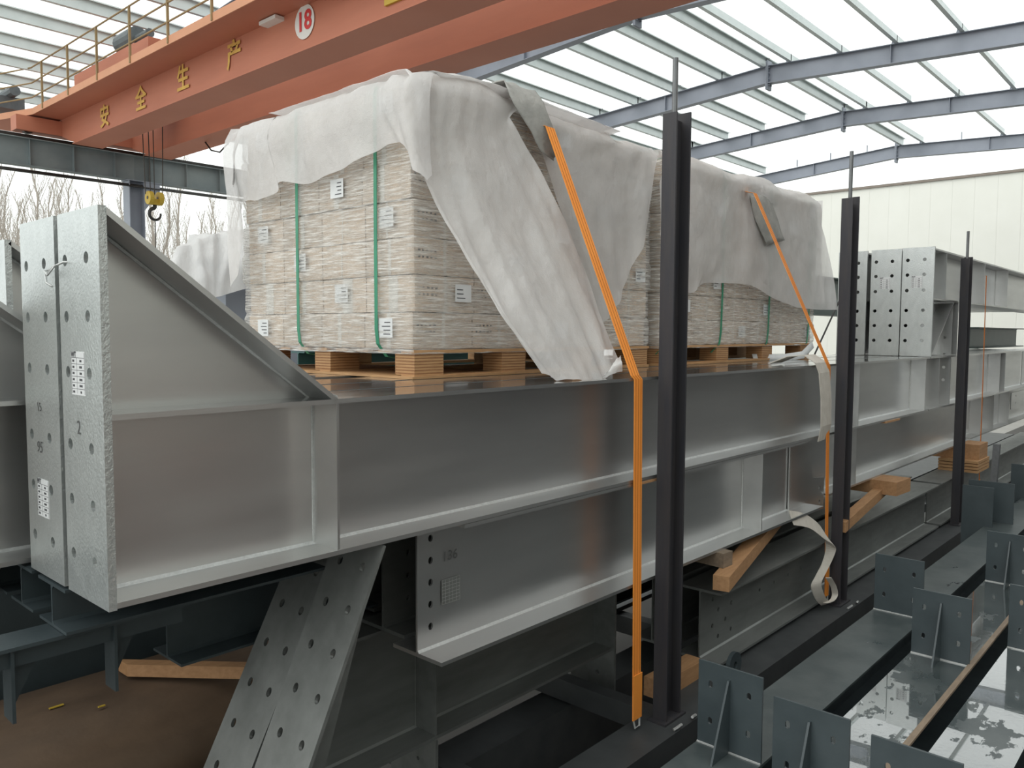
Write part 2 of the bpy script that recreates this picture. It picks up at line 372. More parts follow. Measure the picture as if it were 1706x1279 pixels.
# crane runway, its columns
def runway(x0, x1, label):
    t = thing('runway_beam', (x0, 22.1, 3.95), label, 'crane beam')
    zb, zt, yc = 3.97, 4.62, 22.2
    fin(MB().box(x0, x1, yc - .006, yc + .006, zb, zt), 'web', M['runway'], t)
    fin(MB().box(x0, x1, yc - .15, yc + .15, zt, zt + .02), 'top_flange', M['runway'], t)
    fin(MB().box(x0, x1, yc - .13, yc + .13, zb, zb + .02), 'bottom_flange', M['runway'], t)
    fin(MB().box(x0, x1, yc - .03, yc + .03, zt + .02, zt + .12), 'crane_rail', M['black_steel'], t)
    x = x0 + .4
    while x < x1:
        fin(MB().box(x, x + .012, yc - .12, yc - .006, zb + .02, zt), 'stiffener', M['runway'], t); x += 1.0
    return t
runway(2.5, 9.435, 'grey runway beam under the orange crane, left of the building column')
runway(9.44, 16, 'grey runway beam right of the building column, partly behind wrapped load')
pp = MB(); pp.tube([(2.5, 22.05, 3.83), (16, 22.05, 3.83)], .045, 6); pp.tube([(2.5, 21.98, 3.80), (16, 21.98, 3.80)], .02, 6)
tag(fin(pp, 'conduit', M['black_steel']), 'dark conduit running just below the grey crane runway beam', 'conduit')
t = thing('building_column', (9.42, 22.2, -3.8), 'grey steel building column with bracket holding up the crane runway', 'column')
cx = 9.42
fin(MB().box(cx - .20, cx - .18, 22.0, 22.4, -3.8, 3.95), 'flange', M['frame'], t); fin(MB().box(cx + .18, cx + .20, 22.0, 22.4, -3.8, 3.95), 'flange', M['frame'], t)
fin(MB().box(cx - .18, cx + .18, 22.19, 22.21, -3.8, 3.95), 'web', M['frame'], t)
mb = MB(); polyY(mb, [(cx + .2, 3.95), (cx + .62, 3.95), (cx + .62, 3.75), (cx + .2, 3.2)], 22.0, 22.3); fin(mb, 'bracket', M['frame'], t)
fin(MB().box(cx - .25, cx + .66, 21.98, 22.42, 3.95, 3.97), 'cap_plate', M['frame'], t)

# ================================================================== ORANGE CRANE
t = thing('overhead_crane', (8.7, 21.5, 4.5), 'orange double girder overhead crane with walkway and yellow lettering', 'crane')
ye = -8
def girder(xa, xb, zt, name):
    mb = MB()
    prof = [(22.9, 5.05), (22.9, zt), (ye, zt), (ye, 4.5), (21.1, 4.5)]
    mb.prism(prof, [], (V(xa, 0, 0), V(0, 1, 0), V(0, 0, 1), V(1, 0, 0)), xb - xa)
    return fin(mb, name, M['crane'], t)
g1 = girder(7.62, 8.2, 5.42, 'main_girder'); g2 = girder(9.33, 9.93, 5.42, 'main_girder')
for y in [20.5 - 2.0 * k for k in range(13)]:
    fin(MB().box(7.60, 7.62, y, y + .015, 4.52, 5.30), 'splice_mark', M['crane'], g1) if y < 0 else None
fin(MB().box(7.56, 8.26, ye, 21.2, 4.485, 4.5), 'bottom_flange', M['crane'], g1); fin(MB().box(9.27, 9.99, ye, 21.2, 4.485, 4.5), 'bottom_flange', M['crane'], g2)
for x in (7.9, 9.62): 
    mb = MB(); mb.box(x - .03, x + .03, ye, 22.5, 5.42, 5.47); fin(mb, 'trolley_rail', M['black_steel'], t)
fin(MB().box(6.6, 10.6, 22.0, 22.4, 4.80, 5.15), 'end_carriage', M['crane'], t)
for x in (6.9, 10.3):
    mb = MB(); mb.tube([(x, 22.12, 4.93), (x, 22.28, 4.93)], .17, 16); fin(mb, 'wheel', M['black_steel'], t)
# walkway
fin(MB().box(6.95, 7.62, ye, 21.9, 5.20, 5.225), 'walkway_deck', M['crane'], t)
fin(MB().add([(6.95, 21.9, 5.2), (7.62, 21.9, 5.2), (6.2, 24.3, 5.2), (7.62, 24.3, 5.2), (6.95, 21.9, 5.225), (7.62, 21.9, 5.225), (6.2, 24.3, 5.225), (7.62, 24.3, 5.225)],
             [(0, 1, 3, 2), (4, 6, 7, 5), (0, 4, 5, 1), (2, 3, 7, 6), (0, 2, 6, 4), (1, 5, 7, 3)]), 'walkway_deck', M['crane'], t)
mb = MB(); mb.box(6.93, 6.95, ye, 21.9, 5.18, 5.33); mb.add([(6.93, 21.9, 5.18), (6.93, 21.9, 5.33), (6.18, 24.3, 5.33), (6.18, 24.3, 5.18), (6.95, 21.9, 5.18), (6.95, 21.9, 5.33), (6.2, 24.3, 5.33), (6.2, 24.3, 5.18)], [(0, 1, 2, 3), (4, 7, 6, 5), (0, 4, 5, 1), (1, 5, 6, 2), (2, 6, 7, 3), (3, 7, 4, 0)])
fin(mb, 'toe_board', M['crane_pale'], t)
for k in range(9):
    y = 21.2 - 1.62 * k * (1 if k < 9 else 1)
    mb = MB(); mb.box(6.91, 6.95, y - .02, y + .02, 5.2, 6.28); fin(mb, 'rail_post', M['crane_rail'], t)
mb = MB(); mb.box(6.20, 6.24, 24.1, 24.14, 5.2, 6.28); fin(mb, 'rail_post', M['crane_rail'], t)
for z in (6.28, 5.92, 5.58):
    mb = MB(); mb.tube([(6.22, 24.12, z), (6.93, 21.9, z), (6.93, 8, z)], .017, 6); fin(mb, 'handrail', M['crane_rail'], t)
# motors and control boxes on the walkway
mb = MB(); mb.box(7.25, 7.7, 16.9, 20.1, 5.43, 5.80); fin(mb, 'drive_housing', M['crane'], t)
mb = MB(); mb.tube([(7.45, 17.9, 6.02), (7.45, 17.15, 6.02)], .22, 16); mb.tube([(7.45, 17.15, 5.98), (7.45, 16.6, 5.98)], .09, 10); fin(mb, 'drive_motor', M['motor'], t)
mb = MB(); mb.box(7.25, 7.7, 16.25, 16.9, 5.43, 5.78); fin(mb, 'gearbox', M['crane'], t)
mb = MB(); mb.box(6.6, 7.2, 23.3, 24.5, 5.55, 5.85); mb.tube([(6.9, 24.3, 5.95), (6.9, 23.0, 5.95)], .13, 10); fin(mb, 'end_drive_motor', M['motor'], t)
# lettering
nx, uz = (0, -1, 0), (0, 0, 1)
for ch, y, z in (('安', 19.35, 4.80), ('全', 17.45, 4.84), ('生', 15.55, 4.88), ('产', 13.6, 4.90)):
    text(ch, 'painted_character', (7.60, y, z), nx, uz, .52, M['yellow_worn'], g1, .004, bold=.012)
mb = MB(); mb.prism(ell(11.39, 4.95, .27, .27, 28), [], (V(7.61, 0, 0), V(0, 1, 0), V(0, 0, 1), V(-1, 0, 0)), .008); fin(mb, 'number_disc', M['white_paint'], g1, label='white disc with a red 18')
text('18', 'painted_number', (7.60, 11.39, 4.95), nx, uz, .42, M['red'], g1, .004, bold=.012)
fin(MB().box(7.58, 7.62, 8.2, 9.35, 4.66, 5.1), 'rating_plate', M['yellow'], g1, label='yellow plate on the girder side')
fin(MB().box(7.45, 7.62, 12.0, 12.5, 5.12, 5.18), 'lamp_bracket', M['white_paint'], g1)
mb = MB(); mb.tube([(9.6, 18.6, 4.5), (9.6, 18.3, 4.25), (9.6, 17.9, 4.15), (9.6, 17.5, 4.3), (9.6, 17.3, 4.5)], .018, 6); fin(mb, 'cable_loop', M['black_steel'], t)
# trolley and hook block
tr = thing('hoist_trolley', (8.8, 19.8, 5.47), 'hoist trolley hanging its steel ropes between the orange girders', 'hoist')
fin(MB().box(7.9, 9.62, 19.2, 20.4, 5.5, 5.62), 'trolley_frame', M['crane'], tr)
mb = MB(); mb.tube([(8.2, 19.8, 5.85), (9.3, 19.8, 5.85)], .22, 16); fin(mb, 'rope_drum', M['black_steel'], tr)
hk = thing('hook_block', (8.9, 19.8, 2.75), 'yellow double sheave hook block hanging from steel ropes', 'hook')
for dx in (-.22, -.10, .0, .20):
    mb = MB(); mb.tube([(8.9 + dx, 19.8, 3.28), (8.9 + dx * 1.25, 19.8, 5.62)], .012, 5); fin(mb, 'steel_rope', M['rope'], hk)
for dx in (-.12, .12):
    mb = MB(); mb.tube([(8.9 + dx - .05, 19.8, 3.20), (8.9 + dx + .05, 19.8, 3.20)], .16, 18); fin(mb, 'sheave_cover', M['yellow'], hk)
    mb = MB(); mb.tube([(8.9 + dx - .06, 19.8, 3.20), (8.9 + dx + .06, 19.8, 3.20)], .04, 10); fin(mb, 'pin', M['black_steel'], hk)
mb = MB(); mb.box(8.76, 9.04, 19.74, 19.86, 3.04, 3.18); fin(mb, 'crosshead', M['yellow'], hk)
pts = [(8.9, 19.8, 3.1), (8.9, 19.8, 2.98)] + [(8.9 - .14 * math.sin(a), 19.8, 2.82 + .14 * math.cos(a)) for a in [math.radians(q) for q in range(10, 281, 18)]]
mb = MB(); mb.tube(pts, .05, 8, .026); fin(mb, 'hook', M['black_steel'], hk, True)
mb = MB(); mb.tube([(8.9, 19.8, 2.68), (8.9, 19.8, 1.2)], .012, 5); fin(mb, 'tag_chain', M['rope'], hk)

# ================================================================== TREES AND WIRES
def tree_mesh(seed, h):
    r = random.Random(seed); mb = MB()
    pts = [(0, 0, 0)]
    for k in range(1, 9): pts.append((r.uniform(-.25, .25) * k * .25, r.uniform(-.25, .25) * k * .25, h * k / 8))
    mb.tube(pts, .13, 5, .02, False)
    for b in range(64):
        z = h * (.16 + .82 * b / 64); k = min(int(z / h * 8), 7); f = z / h * 8 - k
        p = Vector(pts[k]).lerp(Vector(pts[k + 1]), f); a = r.uniform(0, 6.28); L = (h - z) * .32 * r.uniform(.5, 1.1) + .5
        d = V(math.cos(a) * .38, math.sin(a) * .38, 1).normalized()
        q1 = p + d * L * .5; d2 = (d + V(r.uniform(-.3, .3), r.uniform(-.3, .3), .35)).normalized(); q2 = q1 + d2 * L * .6
        mb.tube([p, q1, q2], .022, 3, .007, False)
        for e in range(3):
            s0 = p.lerp(q2, r.uniform(.3, .9)); dd = (d + V(r.uniform(-.8, .8), r.uniform(-.8, .8), .2)).normalized()
            mb.tube([s0, s0 + dd * L * .3], .009, 3, .005, False)
    return mb
protos = [tree_mesh(s, h) for s, h in ((1, 13.6), (2, 14.6), (3, 12.8), (4, 15.2), (5, 13.8))]
tp = []
rt = random.Random(5)
for i in range(44):
    px = -40 + i * 10.6 + rt.uniform(-5, 5); Y = rt.choice([52, 58, 66, 74]); 
    base = aY(px, 550, Y + rt.uniform(-3, 3)); tp.append((base.x, base.y))
tm = []
for i, (x, y) in enumerate(tp):
    if i < 5:
        mb = protos[i]; mb.v = [v + V(x, y, -3.8) for v in mb.v]; o = fin(mb, 'poplar_tree', M['bark']); tm.append(o)
    else:
        o = tm[i % 5].copy(); COL.objects.link(o); o.location = (x, y, -3.8); o.rotation_euler = (0, 0, rt.uniform(0, 6.28)); s = rt.uniform(.88, 1.08); o.scale = (s, s, s)
    tag(o, 'bare leafless tree standing in the row beyond the crane runway', 'tree', 'bare trees beyond the yard')
for k, (z, nm) in enumerate(((2.9, 'highest'), (2.4, 'middle'), (1.9, 'lowest'))):
    mb = MB(); mb.tube([(-5, 48, z + 1.6), (12, 48, z + 1.1), (32, 48, z + 1.2), (50, 48, z + 1.6)], .02, 4)
    tag(fin(mb, 'power_line', M['black_steel']), nm + ' of the thin power lines crossing in front of the bare trees', 'cable')
# ================================================================== MAIN BEAMS (galvanised)
ZB, ZT = -.965, -.29
b1 = haunched('haunched_beam', 'nearest galvanised haunched beam, big sloping flange and table sticker, carrying wrapped load', 1.085, 10.9, 2.84, stiffs=(2.035, 8.42))
stiff(b1, 10.75, 2.84, ZB, ZT)
b2 = haunched('haunched_beam', 'second galvanised haunched beam with 95 scrawled on its end plate', 1.085, 10.9, 3.25, stiffs=(2.035,))
b3 = haunched('haunched_beam', 'third haunched beam at left edge of photo, end hidden outside the frame', .60, 10.9, 3.68)
b4 = haunched('haunched_beam', 'small looking haunched end plate farthest back at left edge', 1.215, 10.9, 4.27)
b5 = haunched('haunched_beam', 'galvanised beam lying hidden behind and right of the farthest end plate', 1.9, 10.9, 4.72, L=.6)
# stickers and scrawl on end plates
def sticker(par, x, yr, zt_, wd=.105, h=.235, rows=8):
    o = fin(MB().box(x - .0012, x - .0002, yr - wd, yr, zt_ - h, zt_), 'sticker', M['label'], par, label='white printed table sticker')
    mb = MB(); xx = x - .0016; rh = h / rows
    for k in range(1, rows): mb.box(xx, xx + .0004, yr - wd + .003, yr - .003, zt_ - k * rh - .0008, zt_ - k * rh + .0008)
    mb.box(xx, xx + .0004, yr - wd * .42, yr - wd * .42 + .0014, zt_ - h + .006, zt_ - rh)
    for s_ in (0, 1): mb.box(xx, xx + .0004, yr - wd + .003 + s_ * (wd - .0075), yr - wd + .0045 + s_ * (wd - .0075), zt_ - h + .004, zt_ - .004)
    rr = random.Random(3)
    for k in range(1, rows):
        zc = zt_ - (k + .5) * rh
        mb.box(xx, xx + .0004, yr - .030, yr - .012, zc - .004, zc + .004)
        L = rr.uniform(.012, .036); mb.box(xx, xx + .0004, yr - wd * .7 - L / 2, yr - wd * .7 + L / 2, zc - .004, zc + .004)
    fin(mb, 'printed_table', M['ink'], o)
    text('WT', 'printed_letters', (xx - .0004, yr - .026, zt_ - rh * .5), nx, uz, .026, M['ink'], o, .0002, bold=.0012)
sticker(b1, 1.085, 3.113, -.078, .125, .155, 7)
sticker(b2, 1.085, 3.512, -.585, .125, .15, 7)
text('2', 'scrawled_number', (1.084, 3.06, -.352), nx, uz, .07, M['marker'], b1, .0006)
text('95', 'scrawled_number', (1.084, 3.467, -.462), nx, V(0, -.2, 1), .065, M['marker'], b2, .0006)
text('15', 'scrawled_number', (1.084, 3.46, -.303), nx, V(0, .3, 1), .05, M['marker'], b2, .0006)
# tie wire holding the two plates
mb = MB(); hz = .225
mb.tube([(1.10, 3.31, hz), (1.065, 3.30, hz - .01), (1.06, 3.26, hz - .025), (1.062, 3.2, hz), (1.075, 3.13, hz + .015), (1.10, 3.12, hz + .015)], .004, 6)
mb.tube([(1.07, 3.30, hz - .012), (1.055, 3.25, hz - .055), (1.058, 3.20, hz - .07)], .004, 6); mb.tube([(1.066, 3.28, hz - .015), (1.05, 3.22, hz - .03), (1.06, 3.17, hz + .005)], .0035, 6)
tag(fin(mb, 'tie_wire', M['weld'], smooth=True), 'bright tie wire looped through the top bolt holes of two end plates', 'wire')

# following row of the same layer at right
def plain(name, label, x0, x1, y0, zb, zt, mat='galv', st=(), wd=BW, holes=(), tf=.02):
    t = thing(name, (x0, y0 + wd / 2, zb), label, 'steel beam'); ibeam(t, x0, x1, y0, zb, zt, wd, tf, mat=mat, holes=holes)
    for s_ in st: stiff(t, s_, y0, zb, zt, wd, mat=mat)
    return t
t = plain('steel_beam', 'galvanised beam continuing the top row behind the third dark post, bolted splice plate', 10.95, 17.6, 2.84, ZB, ZT, st=(11.35, 14.9, 15.3))
fin(plateX(MB(), 11.9, 11.915, 2.845, 3.02, ZB + .02, .42, [ell(2.93, -.45, .02), ell(2.93, -.62, .02), ell(2.93, -.28, .02), ell(2.93, -.05, .02), ell(2.93, .15, .02)]), 'splice_plate', M['galv'], t)
plain('steel_beam', 'galvanised beam in the top row beyond, second from the front on the right', 10.95, 17.6, 3.25, ZB, ZT)
plain('steel_beam', 'galvanised beam in the top row beyond, third from the front on the right', 10.95, 17.6, 3.70, ZB, ZT)
plain('steel_beam', 'farthest row galvanised beam at right, ending past the frame edge', 17.7, 26, 2.84, ZB, ZT, st=(19, 22))

# LAYER 2
L2B = -1.65
t = thing('steel_beam', (2.64, 3.02, L2B), 'dark grey galvanised beam under the haunched beam, web scrawled 136 with five bolt holes', 'steel beam')
hol = [ell(2.73, -1.055 - .115 * k, .016, .019) for k in range(5)]
ibeam(t, 2.64, 7.55, 2.84, L2B, -.967, mat='galv', webpoly=[(2.64, L2B + .02), (7.15, L2B + .02), (7.15, -.985), (2.72, -.985), (2.64, -1.0)], holes=hol, fl=(1, 0))
fin(MB().box(2.80, 7.15, 2.84, 3.21, -.987, -.967), 'top_flange', M['galv'], t)
stiff(t, 6.22, 2.84, L2B, -.967)
mb = MB()
for k in range(16): mb.tube([(7.15, 3.008, L2B + .05 + k * .039), (7.15, 3.008, L2B + .075 + k * .039)], .010, 5)
fin(mb, 'weld_seam', M['weld'], t)
mb = MB(); polyY(mb, [(7.13, L2B + .02), (7.56, L2B + .02), (7.56, -1.72), (7.97, -1.74), (7.97, -1.43), (7.70, -1.40), (7.64, -1.34), (7.60, -.99), (7.13, -.99)], 3.0, 3.012, [ell(7.86, -1.52, .022), ell(7.86, -1.66, .022)])
fin(mb, 'notched_end_plate', M['galv'], t)
text('136', 'scrawled_number', (2.86, 3.012, -1.17), (1, 0, 0), (.08, 0, 1), .075, M['marker'], t, .0006)
mb = MB(); mb.box(2.80, 2.93, 3.0105, 3.0115, -1.42, -1.29); st_ = fin(mb, 'sticker', M['galv_dull'], t, label='faded table sticker')
mb = MB()
for k in range(8): mb.box(2.80, 2.93, 3.0095, 3.0102, -1.42 + k * .0185, -1.4185 + k * .0185)
for k in range(6): mb.box(2.80 + k * .026, 2.8015 + k * .026, 3.0095, 3.0102, -1.42, -1.29)
fin(mb, 'printed_table', M['weld'], st_)
t = thing('steel_beam', (2.75, 3.43, L2B), 'twin of the 136 beam tucked right behind it', 'steel beam')
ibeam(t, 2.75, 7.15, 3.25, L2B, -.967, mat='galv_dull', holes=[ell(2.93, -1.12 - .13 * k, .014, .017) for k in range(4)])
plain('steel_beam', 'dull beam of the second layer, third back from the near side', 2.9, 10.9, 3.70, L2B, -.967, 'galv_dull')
plain('steel_beam', 'added light-blocking dull beam of the second layer, fourth back from the near side', 3.0, 10.9, 4.27, L2B, -.967, 'galv_dull')  # inner beam added to block light through the stack
t = thing('steel_beam', (8.0, 3.13, -1.62), 'beam right of the notched bracket, below the top row, one slim stiffener', 'steel beam')
ibeam(t, 8.0, 13.6, 2.96, -1.62, -.967, .34, webpoly=[(7.35, -1.60), (13.6, -1.60), (13.6, -.987), (7.35, -.987)]); stiff(t, 8.75, 2.96, -1.62, -.967, .34)
t = plain('steel_beam', 'second layer beam beyond the third post with a bolted cleat', 13.7, 20, 2.96, -1.60, -.967, 'galv', st=(14.3, 15.2, 16.4), wd=.34)
fin(polyY(MB(), [(16.6, -1.35), (18.2, -1.35), (18.2, -1.05), (16.6, -1.05)], 2.97, 2.985, [ell(17.0, -1.12, .02), ell(17.0, -1.25, .02)]), 'cleat', M['galv'], t)

# LAYER 3
DK = -2.6
# left: deeper set dark beam behind the leaning plates
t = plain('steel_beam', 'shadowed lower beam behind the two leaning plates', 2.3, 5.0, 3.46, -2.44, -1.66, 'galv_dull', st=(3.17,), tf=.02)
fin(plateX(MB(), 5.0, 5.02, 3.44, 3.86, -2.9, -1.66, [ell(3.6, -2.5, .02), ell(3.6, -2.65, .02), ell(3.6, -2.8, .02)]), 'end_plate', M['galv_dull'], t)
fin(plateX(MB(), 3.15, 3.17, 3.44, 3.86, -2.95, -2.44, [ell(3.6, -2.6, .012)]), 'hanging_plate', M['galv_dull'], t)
plain('steel_beam', 'added light-blocking black beam farthest inside the bottom layer', 2.95, 10.5, 4.0, -2.42, -1.66, 'dark_paint')  # inner beam added to keep light out of the bottom layer
# leaning plates = end plates of raked members
def raked(y0, xt, zt_, xb, zb_, label, nh, mat='galv_dull', s0=.12):
    W_ = .35; yc = y0 + W_ / 2
    d = V(xb - xt, 0, zb_ - zt_); L = d.length; d.normalize(); n = V(d.z, 0, -d.x)
    if n.x > 0: n = -n                               # outward normal, to -X
    t = thing('raked_end_plate', (xb, yc, zb_), label, 'steel plate')
    hs = []
    k = 0; s = s0
    while s < L - .05:
        hs.append(ell(.09, s, .018, .022)); hs.append(ell(W_ - .09, s, .018, .022)); s += .197
    mb = MB(); mb.prism([(0, 0), (W_, 0), (W_, L), (0, L)], hs, (V(xt, y0, zt_), V(0, 1, 0), d, -n), .018); fin(mb, 'plate', M[mat], t)
    mb = MB(); a = V(xt, yc, zt_) - n * .018; b = V(xb, yc, zb_) - n * .018
    mb.add([a + V(0, -.006, 0), b + V(0, -.006, 0), b + V(.30, -.006, 0), a + V(.12, -.006, 0), a + V(0, .006, 0), b + V(0, .006, 0), b + V(.30, .006, 0), a + V(.12, .006, 0)],
           [(0, 1, 2, 3), (4, 7, 6, 5), (0, 4, 5, 1), (1, 5, 6, 2), (2, 6, 7, 3), (3, 7, 4, 0)]); fin(mb, 'web', M[mat], t)
    return t
raked(2.845, 2.285, -.972, 1.62, -2.40, 'nearer of two leaning perforated steel plates under the haunched beams', 8, 'galv_dull')
raked(3.275, 2.40, -.972, 1.65, -2.40, 'farther of two leaning perforated steel plates, left one', 8, 'galv_dull', .26)
# far left leaning plate corner
mb = MB(); mb.prism([(0, 0), (.30, 0), (.30, .5), (0, .5)], [ell(.1, .12, .018), ell(.1, .32, .018)], (V(1.06, 3.98, -1.03), V(0, 1, 0), V(-.42, 0, -.9), V(.9, 0, -.42)), .018)
tag(fin(mb, 'perforated_plate', M['galv']), 'pale perforated plate corner poking in at the left edge', 'steel plate')

# left dark painted members under the haunched beams
plain('painted_beam', 'dark painted beam end directly below the first two end plates', 1.08, 2.25, 3.235, -1.155, -.98, 'dark_paint', wd=.29, tf=.012, holes=[ell(1.28, -1.05, .018)])
plain('painted_beam', 'dark painted beam end, middle of the three at lower left', 1.08, 2.2, 3.60, -1.155, -.98, 'dark_paint', wd=.27, tf=.012, holes=[ell(1.28, -1.05, .018)])
plain('painted_beam', 'dark painted beam end, leftmost and smallest of the three', 1.08, 2.2, 3.93, -1.155, -1.02, 'dark_paint', wd=.27, tf=.012)
t = thing('bracketed_rail', (1.2, 3.3, -1.4), 'long dark painted rail with hanging gusset brackets at lower left', 'steel beam')
fin(MB().box(.2, 1.56, 3.26, 3.44, -1.172, -1.158), 'top_flange', M['dark_paint'], t)
mb = MB(); polyY(mb, [(.2, -1.245), (.62, -1.245), (.66, -1.245), (.80, -1.245), (1.56, -1.245), (1.56, -1.172), (.2, -1.172)], 3.30, 3.312); fin(mb, 'web', M['dark_paint'], t)
for x in (.905, 1.27):
    fin(plateX(MB(), x, x + .012, 3.28, 3.38, -1.45, -1.172), 'hanging_bracket', M['dark_paint'], t)
    mb = MB(); polyY(mb, [(x + .012, -1.245), (x + .10, -1.245), (x + .012, -1.42)], 3.33, 3.34); fin(mb, 'gusset', M['dark_paint'], t)
plain('painted_beam', 'dark deep beam starting between the bracketed rail and the leaning plates', 1.72, 2.9, 3.66, -1.60, -1.165, 'dark_paint', wd=.30, tf=.012)
# trailer, plus a black sheet standing in for shade under the beams
t = thing('trailer', (8, 4.2, -3.8), 'flatbed trailer with dark steel side rail under the beams', 'trailer')
fin(MB().box(2.0, 24, 2.90, 5.6, -2.72, -2.60), 'deck', M['deck'], t) if False else None
mb = MB(); mb.box(2.6, 24, 2.60, 2.90, -2.62, -2.60); mb.box(2.6, 24, 2.60, 2.615, -2.80, -2.62); mb.box(2.6, 24, 2.88, 2.90, -2.80, -2.62); fin(mb, 'side_rail', M['deck'], t)
for k in range(14):
    fin(MB().box(3.2 + k * 1.45, 3.32 + k * 1.45, 2.9, 5.6, -2.78, -2.62), 'cross_member', M['deck'], t)
fin(MB().box(2.6, 24, 4.2, 5.6, -2.62, -2.58), 'deck', M['deck'], t)
fin(MB().box(2.3, 24, 3.6, 3.9, -3.25, -2.80), 'main_rail', M['deck'], t)
fin(MB().box(-.8, 2.9, 4.98, 5.03, -2.9, -1.02), 'shadow_sheet', M['dark_paint'], t)  # dark sheet in place of the black shade beyond the brown sheet
for x in (14.0, 15.4, 16.8):
    mb = MB(); mb.tube([(x, 2.85, -3.3), (x, 3.2, -3.3)], .5, 20); fin(mb, 'wheel', M['black_steel'], t)
# brown sheet at lower left, timber on it
mb = MB(); prof = [(4.86, -2.05), (4.82, -1.97), (4.33, -2.0), (4.22, -2.02), (3.95, -2.12), (3.90, -2.3)]
n0 = 14
for i in range(n0):
    x = -.4 + i * 3.2 / (n0 - 1)
    for (y, z) in prof: mb.v.append(V(x, y + .05 * noise.noise(V(x * 1.5, y, 0)), z + .02 * noise.noise(V(x * 1.3, y * 2, 3))))
for i in range(n0 - 1):
    for k in range(len(prof) - 1):
        a = i * len(prof) + k; mb.f.append((a, a + 1, a + len(prof) + 1, a + len(prof)))
o = fin(mb, 'brown_sheet', M['brown_deck'], smooth=True); sm = o.modifiers.new('thickness', 'SOLIDIFY'); sm.thickness = .03; sm.offset = -1
brown = o; tag(o, 'brown muddy sheet with a long crease covering the gooseneck at lower left', 'sheet')
for x, y, r_ in ((1.42, 4.53, .2), (1.6, 4.36, .1), (1.85, 4.62, .12), (2.0, 4.55, .06)):
    fin(MB().box(x, x + r_ * .35, y, y + .012, -1.985, -1.98), 'paint_fleck', M['yellow'], brown, label='yellow paint fleck')
mb = MB(); mb.obox(aZ(205, 1122, -1.96), aZ(470, 1128, -1.96), (0, 1, -.02), (0, 0, 1), .12, .07)
tag(fin(mb, 'timber', M['timber']), 'pale timber lying flat on the brown muddy sheet', 'timber')

# LAYER 3 right: weathered beams, timbers between layers
hl = [ell(5.75 + .22 * i + (.1 * (j % 2)), -2.12 - .11 * j, .018) for i in range(2) for j in range(4)] + [ell(6.6 + .3 * k, -2.25, .015) for k in range(4)]
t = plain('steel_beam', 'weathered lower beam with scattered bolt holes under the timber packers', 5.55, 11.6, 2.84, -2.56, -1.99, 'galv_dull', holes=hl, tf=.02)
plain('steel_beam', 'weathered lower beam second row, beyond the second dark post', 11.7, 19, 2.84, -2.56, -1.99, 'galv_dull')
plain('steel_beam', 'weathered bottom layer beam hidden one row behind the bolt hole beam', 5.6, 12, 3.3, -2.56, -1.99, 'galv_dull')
def timber(a, b, wd, ht, label, mat='timber', side=None):
    a = Vector(a); b = Vector(b); d = (b - a); sd = V(-d.y, d.x, 0) if side is None else Vector(side)
    mb = MB(); mb.obox(a, b, sd, (0, 0, 1), wd, ht); return tag(fin(mb, 'timber_packer', M[mat]), label, 'timber')
timber((5.30, 2.72, -1.88), (7.4, 3.2, -1.79), .12, .11, 'long squared timber sticking out below the beam, left of the white sling')
timber((5.52, 2.78, -1.76), (5.56, 3.5, -1.76), .13, .11, 'short grey timber block on top of the long squared timber', 'timber_grey')
timber((7.75, 2.75, -1.90), (9.9, 2.95, -1.78), .10, .10, 'long timber lying behind the second dark post')
timber((9.45, 2.68, -1.77), (9.5, 3.6, -1.77), .42, .15, 'thick timber block pushed under the beam right of the second post')
timber((13.3, 2.7, -1.82), (13.3, 3.5, -1.82), .5, .22, 'timber block right of the third dark post')
mb = MB()
for k in range(4): mb.box(12.9, 13.6, 2.68, 3.2, -1.99 + k * .045, -1.955 + k * .045)
tag(fin(mb, 'plywood_packers', M['plywood']), 'thin plywood packers stacked beneath the right timber block', 'packer')
timber((4.85, 3.0, -2.62), (5.42, 2.98, -2.62), .16, .14, 'orange timber chock on the trailer rail beside the first post')
mb = MB(); mb.prism(ell(5.52, -2.50, .10, .10, 20), [ell(5.52, -2.50, .03, .03, 12)], (V(0, 2.70, 0), V(1, 0, 0), V(0, 0, 1), V(0, 1, 0)), .03)
tag(fin(mb, 'winch_flange', M['dark_paint']), 'round dark lug plate on the rail beside the timber chock', 'lug')

# small packer between layers near strap
timber((4.36, 2.85, -.985), (4.62, 2.85, -.985), .04, .014, 'thin wood shim between beam layers beside the first dark post', 'timber', (0, 1, 0))
mb = MB(); mb.box(9.25, 9.75, 2.83, 2.9, -.985, -.965); tag(fin(mb, 'orange_shim', M['timber']), 'thin orange shim under the top beam between second and third posts', 'packer')

# ================================================================== DARK POSTS
def post(x, zt_, ztr, label, dy=0):
    y0, y1 = 2.708, 2.81; wl = .185; zb_ = -2.6
    t = thing('stanchion_post', (x, 2.72, zb_), label, 'post', None)
    fin(MB().box(x, x + .014, y0, y1, zb_, zt_), 'flange', M['pole'], t)
    fin(MB().box(x + wl - .014, x + wl, y0, y1, zb_, zt_ + .03), 'flange', M['pole'], t)
    fin(MB().box(x + .014, x + wl - .014, 2.775, 2.787, zb_, zt_ - .02), 'web', M['pole'], t)
    mb = MB(); mb.tube([(x + .037, 2.745, zb_ + .5), (x + .037, 2.745, ztr)], .018, 10); fin(mb, 'pipe', M['pipe'], t, label='thin grey pipe inserted in the post')
    mb = MB(); mb.box(x - .04, x + wl + .04, y0 - .02, y1 + .02, zb_, zb_ + .015); fin(mb, 'base_plate', M['pole'], t)
    for s_ in (0, 1):
        mb = MB(); mb.tube([(x - .05 + s_ * (wl + .1), 2.62, zb_ + .01), (x + .02 + s_ * (wl - .05), 2.6, zb_ + .03)], .01, 6); fin(mb, 'tack_weld', M['weld'], t)
